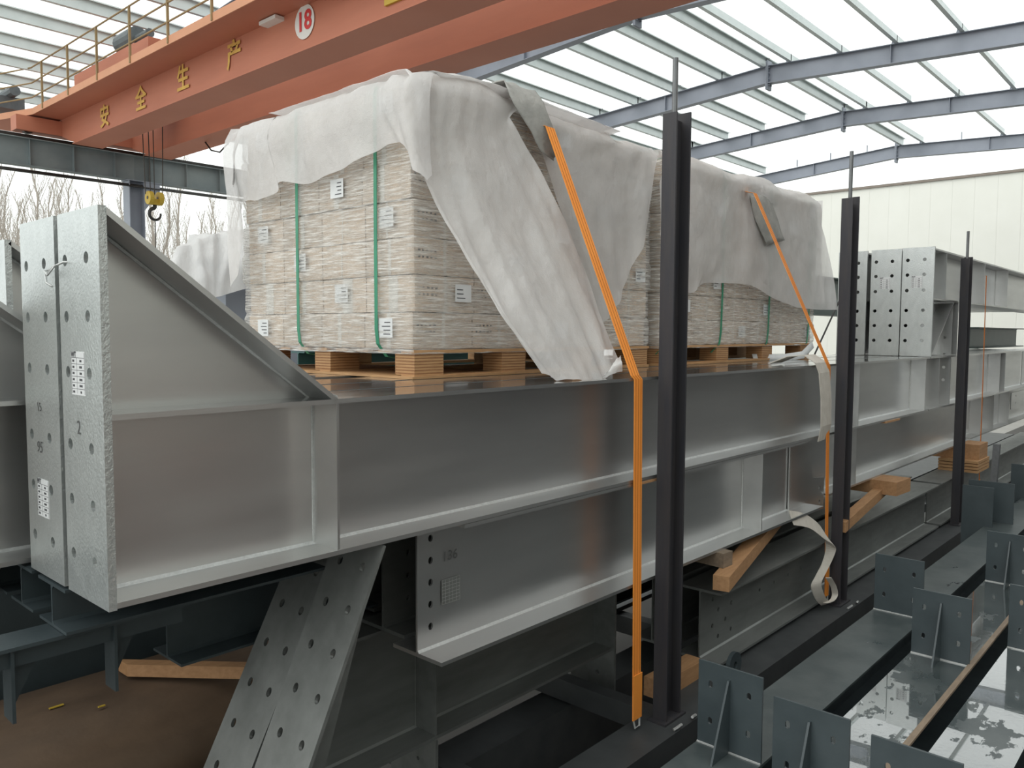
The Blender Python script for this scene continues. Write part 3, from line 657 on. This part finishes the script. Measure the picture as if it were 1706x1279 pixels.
post(4.545, 1.395, 1.74, 'tallest looking dark steel post in front of the wrapped load')
post(7.685, 1.25, 1.68, 'middle dark steel post between second load and the white sling')
post(12.06, 1.0, 1.36, 'third and farthest dark steel post, in front of the bolted end plates')

# ================================================================== PALLET LOADS
def pallet(x0, x1, y0, y1, z, label, nb=3, zt_=.175, nby=3, thin=True):
    t = thing('wooden_pallet', ((x0 + x1) / 2, (y0 + y1) / 2, z), label, 'pallet')
    bw, bl = .14, .19; tb = .022
    ysr = [y0 + .0 + (y1 - y0 - bl) * j / (nby - 1) for j in range(nby)]
    for j in range(nby):
        fin(MB().box(x0, x1, ysr[j], ysr[j] + .12, z, z + tb), 'bottom_board', M['plywood'], t)
    fin(MB().box(x0 - .03, x0 + .9, y0 - .02, y1, z + .001, z + tb - .006), 'bottom_board', M['plywood'], t)
    n = nb
    for i in range(n):
        xx = x0 + (x1 - x0 - .26) * i / (n - 1)
        for j in range(nby):
            bl_ = fin(MB().box(xx + .012, xx + .25, ysr[j] + .012, ysr[j] + bl, z + tb, z + zt_ - .02), 'block', M['plywood'], t)
            if j == 0 or i == 0:
                mb = MB()
                for k in range(7): zz = z + tb + .008 + k * .0185; mb.box(xx + .0105, xx + .2515, ysr[j] + .0105, ysr[j] + bl + .0015, zz, zz + .006)
                fin(mb, 'ply_layers', M['ply_dark'], bl_)
    for k in range(9):
        yy = y0 + (y1 - y0 - .12) * k / 8
        fin(MB().box(x0, x1, yy, yy + .12, z + zt_ - .02, z + zt_), 'deck_board', M['plywood'], t)
    return t
def film_strip(x0, x1, y0, y1, z0, z1, rowh, z_rows, far=True):
    pts = []
    def seg(a, b, n):
        for i in range(n): pts.append(a.lerp(b, i / n))
    seg(V(x1, y1, 0), V(x0, y1, 0), 24); seg(V(x0, y1, 0), V(x0, y0, 0), 56); seg(V(x0, y0, 0), V(x1, y0, 0), 76); seg(V(x1, y0, 0), V(x1, y1, 0), 24); pts.append(pts[0])
    nv = 110; mb = MB(); N = len(pts); cx, cy = (x0 + x1) / 2, (y0 + y1) / 2
    for j in range(nv + 1):
        z = z0 + (z1 - z0) * j / nv
        f = ((z - z_rows) / rowh) % 1.0; pinch = -.010 * math.exp(-((min(f, 1 - f)) / .06) ** 2)
        row = math.floor((z - z_rows) / rowh); ro = .012 * noise.noise(V(row * 3.3, 1, 2))
        for p in pts:
            q = V(p.x, p.y, z); nrm = V(0, 0, 0)
            if abs(p.x - x0) < 1e-4: nrm += V(-1, 0, 0)
            if abs(p.x - x1) < 1e-4: nrm += V(1, 0, 0)
            if abs(p.y - y0) < 1e-4: nrm += V(0, -1, 0)
            if abs(p.y - y1) < 1e-4: nrm += V(0, 1, 0)
            s = p.x + p.y
            d = .012 + pinch + ro + .004 * noise.noise(V(s * 2.0, s * .5, z * 38)) + .003 * noise.noise(V(s * 5, 0, z * 9))
            mb.v.append(q + nrm * d)
    for j in range(nv):
        for i in range(N - 1):
            a = j * N + i; mb.f.append((a, a + 1, a + N + 1, a + N))
    return mb
def load(name, label, x0, x1, y0, y1, z0, nx_, ny_, nz_, rh, xl, straps_left, straps_front):
    t = thing(name, ((x0 + x1) / 2, (y0 + y1) / 2, z0), label, 'wrapped cartons')
    cw = (x1 - x0) / nx_; cl = (y1 - y0) / ny_; r = random.Random(11 + nx_)
    for k in range(nz_):
        jx, jy = r.uniform(-.012, .012), r.uniform(-.012, .012)
        for i in range(nx_):
            for j in range(ny_):
                if 0 < i < nx_ - 1 and 0 < j < ny_ - 1 and k < nz_ - 1: continue
                xa, ya, za = x0 + i * cw + jx, y0 + j * cl + jy, z0 + k * rh
                g = .004; b = .006
                mb = MB(); xs_ = (xa + g, xa + cw - g); ys_ = (ya + g, ya + cl - g); zs_ = (za + .002, za + rh - .004)
                mb.box(*xs_, *ys_, *zs_); c = fin(mb, 'carton', M['carton'], t)
                if i == 0:   # left face: tape lines and labels
                    mb = MB(); yy = (ya + ya + cl) / 2
                    mb.box(xs_[0] - .002, xs_[0], yy - .012 + r.uniform(-.08, .08), yy + .012, zs_[0], zs_[1]); fin(mb, 'tape', M['tape'], c)
                    if (j + k * 2) % 3 == 0:
                        y_ = ya + cl * .35; z_ = za + rh * .3; mb = MB(); mb.box(xs_[0] - .026, xs_[0] - .024, y_, y_ + .14, z_, z_ + .12); lb = fin(mb, 'carton_label', M['label'], c)
                        mb = MB()
                        for q in range(4): mb.box(xs_[0] - .027, xs_[0] - .0262, y_ + .02, y_ + .02 + .10 * r.uniform(.4, 1), z_ + .02 + q * .024, z_ + .026 + q * .024)
                        fin(mb, 'carton_print', M['ink'], c)
                if j == 0:
                    xx = (xa + xa + cw) / 2; mb = MB(); mb.box(xx - .012, xx + .012, ys_[0] - .002, ys_[0], zs_[0], zs_[1]); fin(mb, 'tape', M['tape'], c)
                    mb = MB()
                    for q in range(5):
                        for rr_ in range(2):
                            u = xs_[0] + .03 + q * .034; zz = zs_[0] + rh * .62 - rr_ * .04
                            if u + .02 < xx - .012: mb.box(u, u + .02 * r.uniform(.5, 1), ys_[0] - .0015, ys_[0], zz, zz + .012)
                    if mb.v: fin(mb, 'carton_print', M['ink'], c)
                    if (i * 2 + k) % 3 == 1:
                        mb = MB(); mb.box(xx + .06, xx + .20, ys_[0] - .030, ys_[0] - .028, za + rh * .3, za + rh * .3 + .11); lb = fin(mb, 'carton_label', M['label'], c)
                        mb = MB()
                        for q in range(3): mb.box(xx + .072, xx + .072 + .09 * r.uniform(.5, 1), ys_[0] - .0312, ys_[0] - .0305, za + rh * .3 + .022 + q * .026, za + rh * .3 + .028 + q * .026)
                        if k < 3: fin(mb, 'carton_print', M['ink'], c)
    H = nz_ * rh
    fin(film_strip(x0 - .012, x1 + .012, y0 - .012, y1 + .012, z0 - .03, z0 + H + .01, rh, z0), 'stretch_film', M['film'], t, True)
    for y in straps_left:
        mb = MB(); mb.ribbon([(x1 - .1, y, z0 + H + .02), (x0 - .02, y, z0 + H + .02), (x0 - .034, y, z0 + H - .02), (x0 - .036, y, z0 + H * .5), (x0 - .034, y, z0 + .12), (x0 - .03, y - .01, z0 + .03), (x0 + .02, y - .035, z0 - .05), (x0 + .16, y - .04, z0 - .07)], (0, 1, 0), .03, .003)
        fin(mb, 'packing_strap', M['greenstrap'], t)
    for x in straps_front:
        mb = MB(); mb.ribbon([(x, y1 - .1, z0 + H + .02), (x, y0 - .02, z0 + H + .02), (x, y0 - .034, z0 + H - .02), (x + .01, y0 - .036, z0 + H * .45), (x - .01, y0 - .034, z0 + .12), (x - .03, y0 - .03, z0 + .0), (x - .06, y0 + .04, z0 - .08)], (1, 0, 0), .03, .003)
        fin(mb, 'packing_strap', M['greenstrap'], t)
    return t
PZ = ZT
pallet(3.19, 5.78, 3.67, 5.57, PZ, 'plywood pallet under the nearer wrapped load', 4)
load('wrapped_load', 'nearer tall load of film-wrapped cartons under white sheeting', 3.20, 5.74, 3.69, 5.57, PZ + .18, 5, 4, 7, .226, 0, (4.0, 4.86), ())
pallet(5.98, 9.2, 3.67, 5.4, PZ, 'plywood pallet under the farther wrapped load', 4)
load('wrapped_load', 'farther load of film-wrapped cartons behind the first dark post', 5.98, 9.26, 3.69, 5.45, PZ + .18, 6, 4, 7, .225, 0, (), (6.05, 7.02, 8.05, 9.1))
# steel bits seen through the pallet gaps
plain('teal_beam', 'teal painted beam seen through the pallet openings', 3.9, 7.6, 5.9, -.42, -.18, 'teal', wd=.2, tf=.012) if True else None
mb = MB(); r = [V(8.0, 3.60, PZ + .04)]; mb.ribbon([(7.9, 3.75, PZ + .03), (8.3, 3.62, PZ + .02), (8.7, 3.55, PZ + .05), (9.1, 3.60, PZ + .16)], (0, .3, 1), .08, .004)
tag(fin(mb, 'loose_strap', M['label'], smooth=True), 'loose pale band curling out from under the farther pallet', 'strap')

# ------------------------------------------------------------------ sheets
def resample(pts, n):
    pts = [Vector(p) for p in pts]; L = [0]
    for a, b in zip(pts, pts[1:]): L.append(L[-1] + (b - a).length)
    out = []
    for i in range(n):
        s = L[-1] * i / (n - 1); k = 0
        while k < len(L) - 2 and L[k + 1] < s: k += 1
        f = (s - L[k]) / max(L[k + 1] - L[k], 1e-9); out.append(pts[k].lerp(pts[k + 1], f))
    return out
def cr(a, b, c, d, t):
    return .5 * ((2 * b) + (c - a) * t + (2 * a - 5 * b + 4 * c - d) * t * t + (-a + 3 * b - 3 * c + d) * t ** 3)
def sheet(mb, ribs, nu, nv, amp, seed, freq=3.0, vf=.6, grow=.3, edge_jag=0.0, pleat=0):
    R = [resample(r, nv) for r in ribs]; n = len(R); U = (n - 1) * nu; b = len(mb.v); P = []
    for i in range(U + 1):
        k = min(i // nu, n - 2); t = (i - k * nu) / nu
        a, p, q, d = R[max(k - 1, 0)], R[k], R[k + 1], R[min(k + 2, n - 1)]
        P.append([cr(a[j], p[j], q[j], d[j], t) for j in range(nv)])
    for i in range(U + 1):
        for j in range(nv):
            p = P[i][j]; du = P[min(i + 1, U)][j] - P[max(i - 1, 0)][j]; dv = P[i][min(j + 1, nv - 1)] - P[i][max(j - 1, 0)]
            nn = du.cross(dv); nn = nn.normalized() if nn.length > 1e-9 else V(0, 0, 1)
            v = j / (nv - 1); u = i / U
            g = grow + (1 - grow) * v
            w1 = noise.noise(V(u * freq * n * .5, v * vf * 3, seed)); w2 = noise.noise(V(p.x * 6, p.y * 6, p.z * 6 + seed)); w3 = abs(noise.noise(V(u * freq * n * .3 + v * 2, v * 1.5, seed + 9)))
            d = amp * g * (w1 * 1.1 + w3 * 1.3 - .3) + amp * .28 * w2
            mb.v.append(p + nn * (d + amp * .35 * (.5 - abs(noise.noise(V(p.x * 3.1 + seed, p.y * 3.1, p.z * 2.2)))) ))
    for i in range(U):
        for j in range(nv - 1):
            a = b + i * nv + j; mb.f.append((a, a + 1, a + nv + 1, a + nv))
    return mb
# --- sheeting on the nearer load
def topz(x): return 1.50 + .11 * math.exp(-((x - 3.75) / .5) ** 2) + .03
def ribL(y, hem, xo=3.155):                                # over the left face
    h = aX(hem[0], hem[1], xo)
    return [(5.3, y, 1.54), (3.6, y, 1.56), (3.28, y, 1.545), (3.18, y, 1.50), (xo, y, 1.38), ((xo + 3.16) / 2, (y + h.y) / 2, (1.38 + h.z) / 2), (xo, h.y, h.z)]
Yp0 = lambda q: aY(q[0], q[1], q[2])
T = MB()
hem = [(716, 292), (703, 300), (678, 245), (656, 238), (628, 252), (595, 270), (560, 287), (511, 306), (470, 303), (466, 322), (430, 334), (404, 342), (401, 440), (386, 478)]
ysh = [3.60, 3.655, 3.78, 3.90, 4.05, 4.25, 4.47, 4.80, 5.10, 5.14, 5.40, 5.57, 5.61, 5.72]
ribs = []
for h, y in zip(hem, ysh):
    if y < 3.61:
        ribs.append([(5.3, 3.9, 1.54), (3.9, 3.85, 1.60), (3.4, 3.70, 1.56), (3.29, 3.62, 1.50), (3.24, 3.59, 1.36), tuple(Yp0((718, 292, 3.585)))]); continue
    xo = 3.105 if y < 5.60 else 3.04
    hh = aX(h[0], h[1], xo); ribs.append([(5.3, min(y, 5.65), 1.56), (3.9, y, 1.60 - .03 * (y - 3.6) / 2), (3.32, y, 1.555 - .01 * (y - 3.6) / 2), (3.15, y, 1.50), (3.10, y, 1.34), (xo, hh.y, hh.z)])
sheet(T, ribs, 6, 34, .026, 3.1, 2.2, .9, .35)
# front flap: kite shape hanging out to the beam flange
def Yp(q): return aY(q[0], q[1], q[2])
A = [[(703, 290, 3.62), (730, 350, 3.54), (765, 410, 3.42), (830, 515, 3.18), (868, 572, 3.08), (903, 622, 2.99)],
     [(722, 280, 3.62), (775, 400, 3.44), (850, 530, 3.12), (925, 628, 2.95)],
     [(750, 240, 3.63), (820, 390, 3.42), (890, 530, 3.12), (950, 632, 2.93)],
     [(790, 230, 3.64), (860, 380, 3.45), (930, 530, 3.12), (985, 632, 2.92)],
     [(835, 215, 3.64), (900, 350, 3.47), (965, 510, 3.15), (1012, 628, 2.92)],
     [(848, 190, 3.64), (905, 290, 3.52), (990, 480, 3.25), (1036, 598, 2.95)]]
xs0 = [3.16, 3.30, 3.48, 3.72, 3.98, 4.12]
ribs = []
for r_, x in zip(A, xs0):
    z = topz(x) - .02
    ribs.append([(x + .0, 5.2, 1.54), (x, 4.2, z), (x, 3.72, z), (x, 3.645, z - .09)] + [Yp(q) for q in r_])
sheet(T, ribs, 12, 48, .034, 7.7, 3.0, .35, .25)
B = [[(893, 230, 3.64), (930, 330, 3.62), (978, 450, 3.6), (1003, 540, 3.55)],
     [(940, 230, 3.63), (990, 420, 3.58), (1020, 520, 3.55)],
     [(1000, 250, 3.63), (1030, 400, 3.6), (1040, 480, 3.57)],
     [(1050, 275, 3.63), (1062, 380, 3.6), (1064, 425, 3.58)],
     [(1090, 285, 3.62), (1086, 330, 3.6), (1078, 400, 3.58)]]
xs1 = [4.35, 4.72, 5.1, 5.5, 5.80]
ribs = []
for r_, x in zip(B, xs1):
    z = max(topz(x) - .02 - .03 * (x - 4.4), 1.53)
    ribs.append([(x, 5.2, 1.53), (x, 4.2, z), (x, 3.70, z), (x, 3.62, z - .08)] + [Yp(q) for q in r_])
sheet(T, ribs, 12, 40, .030, 15.2, 2.8, .5, .3)
# piece joining both over the top
ribs = [[(4.12, 5.2, 1.545), (4.12, 3.72, topz(4.12) - .02)], [(4.35, 5.2, 1.545), (4.35, 3.72, topz(4.35) - .03)]]
sheet(T, ribs, 3, 10, .01, 2)
o = fin(T, 'load_sheeting', M['tarp'], smooth=True)
tag(o, 'white translucent sheeting draped over the nearer load with a long hanging flap', 'tarpaulin')
# corner of flap crumpled on the beam
mb = MB(); sheet(mb, [[Yp((1003, 632, 2.95)), Yp((1004, 628, 2.93)), Yp((1010, 622, 2.93))], [Yp((1018, 624, 2.92)), Yp((1020, 612, 2.92)), Yp((1022, 605, 2.94))], [Yp((1036, 618, 2.92)), Yp((1035, 605, 2.9)), Yp((1034, 592, 2.95))]], 6, 8, .02, 4)
tag(fin(mb, 'sheeting_scrap', M['tarp_far'], smooth=True), 'crumpled white sheet corner on the beam edge beside the first strap', 'sheeting')
# grey felt pads under the strap tops
def pad(label, ribs, seed):
    mb = MB(); sheet(mb, ribs, 8, 22, .022, seed, 2.5, .8, .6); o = fin(mb, 'felt_pad', M['clothpad'], smooth=True)
    s_ = o.modifiers.new('thickness', 'SOLIDIFY'); s_.thickness = .006; tag(o, label, 'pad')
pad('grey felt pad folded under the first orange strap on the load corner',
    [[(3.98, 4.5, 1.62), Yp((838, 133, 3.72)), Yp((850, 165, 3.61)), Yp((885, 220, 3.56)), Yp((898, 250, 3.55)), Yp((922, 268, 3.55))],
     [(4.1, 4.5, 1.63), Yp((855, 133, 3.72)), Yp((885, 160, 3.58)), Yp((905, 195, 3.54)), Yp((915, 230, 3.54)), Yp((926, 258, 3.54))],
     [(4.25, 4.5, 1.62), Yp((890, 150, 3.72)), Yp((905, 168, 3.58)), Yp((917, 200, 3.54)), Yp((928, 225, 3.54)), Yp((934, 240, 3.54))]], 21)
pad('grey felt pad under the second orange strap on the farther load',
    [[Yp((1238, 312, 3.9)), Yp((1250, 325, 3.62)), Yp((1262, 370, 3.57)), Yp((1276, 408, 3.56))],
     [Yp((1262, 308, 3.9)), Yp((1268, 325, 3.60)), Yp((1280, 370, 3.55)), Yp((1290, 405, 3.55))],
     [Yp((1281, 312, 3.9)), Yp((1288, 335, 3.60)), Yp((1298, 370, 3.56)), Yp((1308, 400, 3.56))]], 23)
# --- sheeting on the farther load
T = MB()
C = [[(1098, 300, 3.62), (1100, 400, 3.6), (1120, 470, 3.58), (1145, 487, 3.57)],
     [(1156, 300, 3.60), (1175, 360, 3.55), (1172, 440, 3.55), (1158, 487, 3.56)],
     [(1185, 320, 3.63), (1200, 380, 3.6), (1195, 440, 3.58), (1176, 472, 3.58)],
     [(1225, 330, 3.62), (1228, 380, 3.6), (1228, 440, 3.58), (1225, 472, 3.58)],
     [(1262, 340, 3.62), (1266, 380, 3.6), (1262, 440, 3.58), (1256, 478, 3.58)],
     [(1300, 350, 3.62), (1304, 400, 3.6), (1308, 460, 3.57), (1310, 506, 3.56)],
     [(1345, 355, 3.62), (1350, 400, 3.6), (1352, 470, 3.57), (1352, 515, 3.56)],
     [(1372, 372, 3.62), (1385, 430, 3.6), (1392, 480, 3.6), (1396, 516, 3.6)]]
xs2 = [5.95, 6.42, 6.9, 7.4, 7.85, 8.4, 8.95, 9.34]
ribs = []
for r_, x in zip(C, xs2):
    z = 1.56 + .02 * math.sin(x * 5) - (.02 if x > 9.2 else 0)
    ribs.append([(x, 5.5, 1.54), (x, 4.2, z + .01), (x, 3.70, z), (x, 3.61, z - .08)] + [Yp(q) for q in r_])
sheet(T, ribs, 9, 40, .034, 31.2, 2.6, .6, .3)
# side hanging at the far end
ribs = [[(9.34, 3.63, 1.52), (9.42, 3.66, .9), (9.5, 3.62, .35)], [(9.34, 4.5, 1.54), (9.42, 4.5, .9), (9.5, 4.5, .35)], [(9.34, 5.5, 1.52), (9.4, 5.5, .9), (9.45, 5.5, .35)]]
sheet(T, ribs, 8, 14, .03, 6)
tag(fin(T, 'load_sheeting', M['tarp'], smooth=True), 'grey-white sheeting draped over the farther load, hem halfway down', 'tarpaulin')

# ================================================================== RATCHET STRAPS
def strap(label, path, wd=.095, foldz=None):
    t = thing('ratchet_strap', path[-1], label, 'strap')
    fin(MB().ribbon(path, (1, 0, 0), wd, .003), 'webbing', M['strap'], t)
    for off in (-.3, 0, .3):
        fin(MB().ribbon([Vector(p) + V(off * wd, -.0026, .0012) for p in path], (1, 0, 0), .0035, .001), 'stitching', M['stitch'], t)
    e = Vector(path[-1])
    mb = MB(); mb.ribbon([e + V(0, -.006, .30), e + V(.0, -.006, .0)], (1, 0, 0), wd * 1.05, .006); fin(mb, 'folded_end', M['strap'], t)
    mb = MB(); mb.tube([e + V(-.035, 0, .0), e + V(-.03, -.01, -.05), e + V(.02, -.01, -.05), e + V(.035, 0, 0)], .007, 6); fin(mb, 'hook', M['weld'], t)
s1x = aY(916, 212, 3.53).x; s1z = aY(916, 212, 3.53).z
strap('nearest orange ratchet strap running down from the nearer load to the trailer rail',
      [(s1x - .05, 5.2, 1.62), (s1x - .01, 3.75, s1z + .07), (s1x, 3.53, s1z), (4.30, 2.83, -.275), (4.33, 2.825, -.30), (4.34, 2.825, -.965), (4.36, 2.82, -2.53)])
s2 = aY(1258, 322, 3.53)
strap('second orange ratchet strap from the farther load beside the middle post',
      [(s2.x - .05, 5.2, 1.6), (s2.x, 3.75, s2.z + .06), tuple(s2), (7.50, 2.83, -.27), (7.53, 2.822, -.31), (7.55, 2.822, -.965), (7.60, 2.81, -2.5)], .075)
s3 = aY(1643, 440, 2.84)
strap('farthest thin orange strap hanging behind the third post', [(s3.x, 3.4, .80), (s3.x, 2.83, .86), (s3.x + .02, 2.82, -.97), (s3.x + .05, 2.82, -2.5)], .05)
# white sling wraps
mb = MB(); mb.ribbon([(7.10, 3.15, -.275), (7.18, 3.02, -.21), (7.26, 2.90, -.20), (7.32, 2.82, -.27), (7.36, 2.80, -.36), (7.40, 2.79, -.6), (7.43, 2.795, -.85), (7.46, 2.83, -.99)], [(1, .1, 0)] * 8, .34, .006)
o = fin(mb, 'edge_guard', M['sling'], smooth=False); tag(o, 'white webbing edge guard wrapped over the beam flange beneath the second strap', 'webbing')
mb = MB(); q = [(1318, 862, 2.86), (1345, 868, 2.84), (1368, 885, 2.80), (1381, 900, 2.78), (1384, 915, 2.78), (1378, 935, 2.78), (1368, 955, 2.78), (1360, 972, 2.78), (1362, 985, 2.78), (1368, 998, 2.78), (1376, 1006, 2.78)]
def smooth(P, k=5):
    P = [Vector(p) for p in P]; out = []
    for i in range(len(P) - 1):
        a, b, c, d = P[max(i - 1, 0)], P[i], P[i + 1], P[min(i + 2, len(P) - 1)]
        out += [cr(a, b, c, d, j / k) for j in range(k)]
    return out + [P[-1]]
sd = smooth([V(0.2, -.3, -1)] * 3 + [V(.5, -.4, -.6), V(.8, -.3, -.2)] + [V(1, -.3, 0)] * 6)
mb.ribbon(smooth([Yp(p) for p in q]), sd, .14, .006)
q = [(1376, 1004, 2.76), (1386, 1000, 2.74), (1391, 990, 2.74), (1388, 975, 2.74), (1380, 962, 2.75)]
mb.ribbon(smooth([Yp(p) for p in q]), (.7, -.6, 0), .06, .006)
tag(fin(mb, 'lifting_sling', M['sling'], smooth=False), 'white lifting sling hanging loosely beside the second strap', 'sling')

# ================================================================== FAR STACK WITH BOLTED END PLATES
lab_z0 = -.285
for i, (y0, lb, st_) in enumerate(((2.84, 'front one of the pale far end plates, nearest the third post', 1), (3.23, 'middle one of the pale far bolted end plates', 1), (3.66, 'left one of the pale far end plates beside the middle post', 0))):
    b = haunched('haunched_beam', 'galvanised haunched beam, ' + lb, 10.93 + .03 * i, 18.0, y0, flip=True, zb=.42, zt=1.055, ztop=1.075, L=1.0)
    fin(MB().box(10.97 + .03 * i, 12.15, y0 + .178, y0 + .192, -.285, .42), 'stub_web', M['galv'], b)
    fin(MB().box(12.15, 12.17, y0, y0 + BW, -.285, .42), 'stub_flange', M['galv'], b)
    if i == 0:
        stiff(b, 11.5, y0, .42, 1.055); stiff(b, 13.6, y0, .42, 1.055); stiff(b, 15.2, y0, .42, 1.055)
    sticker(b, 10.93 + .03 * i, y0 + .26, .72 if i < 2 else .62, .13, .15, 6) 
plain('green_beam', 'dark green beam with a bolt hole end seen under the far galvanised beam', 16.5, 20.6, 3.5, -.27, .12, 'green_paint', wd=.3)
plain('steel_beam', 'galvanised beam lying on the far stack behind the end plates', 18.2, 27, 2.9, .42, 1.05)
mb = MB(); mb.box(14.3, 14.9, 2.9, 3.4, 1.056, 1.075); tag(fin(mb, 'cloth_wrap', M['sling']), 'pale cloth wrapped over the far beam where the third strap crosses', 'cloth')
# pale load between second load and post
plain('green_beam', 'short green grey beam peeking out behind the farther load sheeting', 13.2, 16, 5.2, .3, .95, 'green_paint', wd=.3)
mb = MB(); ca = aY(1408, 480, 3.86); cb = aY(1378, 545, 3.86); mb.tube([ca, cb, cb + (cb - ca) * ((cb.z + .288) / (ca.z - cb.z))], .012, 6); tag(fin(mb, 'thin_cable', M['black_steel']), 'thin dark cable slanting left of the middle post', 'cable')

# ================================================================== SHEETED LOAD FAR LEFT
mb = MB()
ribs = [[(4.9, 10.4, .3), (4.35, 9.6, .55), Yp((268, 446, 9.0)), Yp((285, 500, 8.9)), Yp((290, 560, 8.9))],
        [(5.0, 10.6, .8), (4.7, 9.8, .95), Yp((312, 402, 9.0)), Yp((325, 470, 8.8)), Yp((335, 530, 8.8))],
        [(5.2, 10.8, 1.0), (4.9, 9.8, 1.15), Yp((350, 388, 9.0)), Yp((352, 440, 8.85)), Yp((350, 500, 8.8))],
        [(5.6, 10.8, 1.05), (5.3, 9.8, 1.2), Yp((385, 385, 9.0)), Yp((378, 440, 8.8)), Yp((372, 492, 8.8))],
        [(6.4, 10.8, 1.05), (6.2, 9.8, 1.2), Yp((440, 384, 9.0)), Yp((430, 440, 8.8)), Yp((425, 478, 8.8))],
        [(7.4, 10.8, 1.0), (7.2, 9.8, 1.2), Yp((500, 386, 9.0)), Yp((500, 440, 8.8)), Yp((500, 480, 8.8))]]
sheet(mb, ribs, 9, 30, .10, 44.0, 3.0, .8, .6)
tag(fin(mb, 'load_sheeting', M['tarp_far'], smooth=True), 'crumpled white sheeting over the distant load behind the haunch', 'tarpaulin')
mb = MB(); mb.box(4.95, 8.6, 9.15, 11.2, -1.6, .5); mb.box(5.6, 8.6, 9.4, 11.2, .5, 1.0)
tag(fin(mb, 'grey_crate', M['frame']), 'blue grey crate below the distant white sheeting', 'crate')
t = thing('flatbed_trailer', (7, 10, -3.8), 'distant trailer bed under the sheeted load', 'trailer')
fin(MB().box(3, 14, 8.9, 11.4, -2.0, -1.62), 'bed', M['deck'], t)
for x in (4.5, 11.5, 12.8):
    mb = MB(); mb.tube([(x, 8.95, -3.3), (x, 9.3, -3.3)], .5, 18); fin(mb, 'wheel', M['black_steel'], t)

# ================================================================== FOREGROUND PAINTED COLUMNS
HK = 1.6
def member(y0, y1, z, x0, x1, label, mat, plates, depth=.30):
    t = thing('painted_column', (x0, (y0 + y1) / 2, z - depth), label, 'steel column')
    fin(MB().box(x0, x1, y0, y1, z - .014, z), 'top_flange', M[mat], t)
    fin(MB().box(x0, x1, y0, y1, z - depth, z - depth + .014), 'bottom_flange', M['dark_paint'], t)
    yc = (y0 + y1) / 2
    fin(MB().box(x0, x1, yc - .005, yc + .005, z - depth + .014, z - .014), 'web', M['dark_paint'], t)
    for (x, pw, ph, gus, hol) in plates:
        pa, pb = yc - pw / 2, yc + pw / 2
        hs = [slot(pa + pw * .2, z + ph * .30, .022, .036), slot(pb - pw * .2, z + ph * .30, .022, .036), slot(pa + pw * .2, z + ph * .74, .022, .036), slot(pb - pw * .2, z + ph * .74, .022, .036)] if hol else []
        pl = fin(plateX(MB(), x, x + .012, pa, pb, z, z + ph, hs), 'connection_plate', M['dark_paint'], t)
        if gus:
            mb = MB(); polyY(mb, [(x, z), (x - .17, z), (x - .015, z + ph * .86), (x, z + ph * .86)], yc - .005, yc + .005); fin(mb, 'gusset', M['dark_paint'], pl)
        mb = MB(); mb.tube([(x - .004, pa, z + .003), (x - .004, pb, z + .003)], .005, 5); fin(mb, 'weld_seam', M['weld'], pl)
    return t
ZF = -1.26 * HK
P = (.33, .415)
member(1.90 - .335, 1.90, ZF, 1.6, 14, 'leftmost dark painted column of the foreground stack, dull dry top', 'damp', [(2.178 * HK, *P, 1, 1), (3.797 * HK, *P, 0, 1)])
member(1.455 - .335, 1.455, ZF, 1.6, 14, 'second dark painted column with rainwater on its top', 'wet', [(2.091 * HK, *P, 1, 1), (3.375 * HK, *P, 1, 1), (4.63 * HK, *P, 1, 1)])
member(1.02 - .335, 1.02, ZF, 1.2, 14, 'third dark painted column, very wet, half outside the frame', 'wet', [(2.05 * HK, *P, 0, 1), (3.694 * HK, *P, 0, 1)])
member(.60 - .335, .60, ZF, 1.0, 14, 'fourth dark painted column in the lower right corner', 'wet', [])
member(2.33 - .335, 2.33, ZF - .42, 1.6, 3.45, 'short dark column end at the bottom centre edge', 'damp', [(2.62, .33, .415, 0, 0)])
for k, (y, lb) in enumerate(((1.76, 'left'), (1.29, 'middle'), (.85, 'right'))):
    pass
# ledge angle lying between second and third columns
mb = MB(); mb.box(3.1, 8, 1.10, 1.13, ZF + .001, ZF + .014)
tag(fin(mb, 'muddy_batten', M['timber_grey']), 'thin muddy batten along the edge of the wet second column', 'batten')
# lower tier under the foreground columns
for k in range(4):
    t = thing('painted_column', (6, .3 + k * .42, -2.9), ['lower tier column under the fourth foreground column', 'lower tier column under the third foreground column', 'lower tier column under the second foreground column', 'lower tier column under the leftmost foreground column'][k], 'steel column')
    fin(MB().box(1.5, 14, .30 + k * .42, .62 + k * .42, -2.86, -2.35), 'web', M['dark_paint'], t)
# upright plates far right
def bigplate(px0, px1, pyt, X, label, zb=-2.4):
    a = aX(px0, pyt, X); b = aX(px1, pyt + 3, X); mb = MB(); plateX(mb, X, X + .012, b.y, a.y, zb, a.z); tag(fin(mb, 'upright_plate', M['dark_paint']), label, 'steel plate')
bigplate(1604, 1656, 807, 9.5, 'lower dark upright plate right of the third post', -2.25)
bigplate(1614, 1691, 798, 9.8, 'taller dark upright plate right of the third post')
bigplate(1685, 1720, 772, 11.5, 'dark upright plate behind at the right edge')
mb = MB(); mb.obox(aX(1655, 800, 11) + (aX(1655, 800, 11) - aX(1660, 740, 11)) * 4.7, aX(1660, 740, 11), (0, 1, 0), (1, 0, 0), .07, .07)
tag(fin(mb, 'steel_angle', M['pipe']), 'pale grey steel angle standing behind the dark upright plates', 'steel angle')
# ------------------------------------------------------------------ lift everything so the ground is z = 0
for o in list(COL.objects):
    if o.parent is None and o.name not in ('camera',): o.location.z += UP
    if '_w' in o: del o['_w']
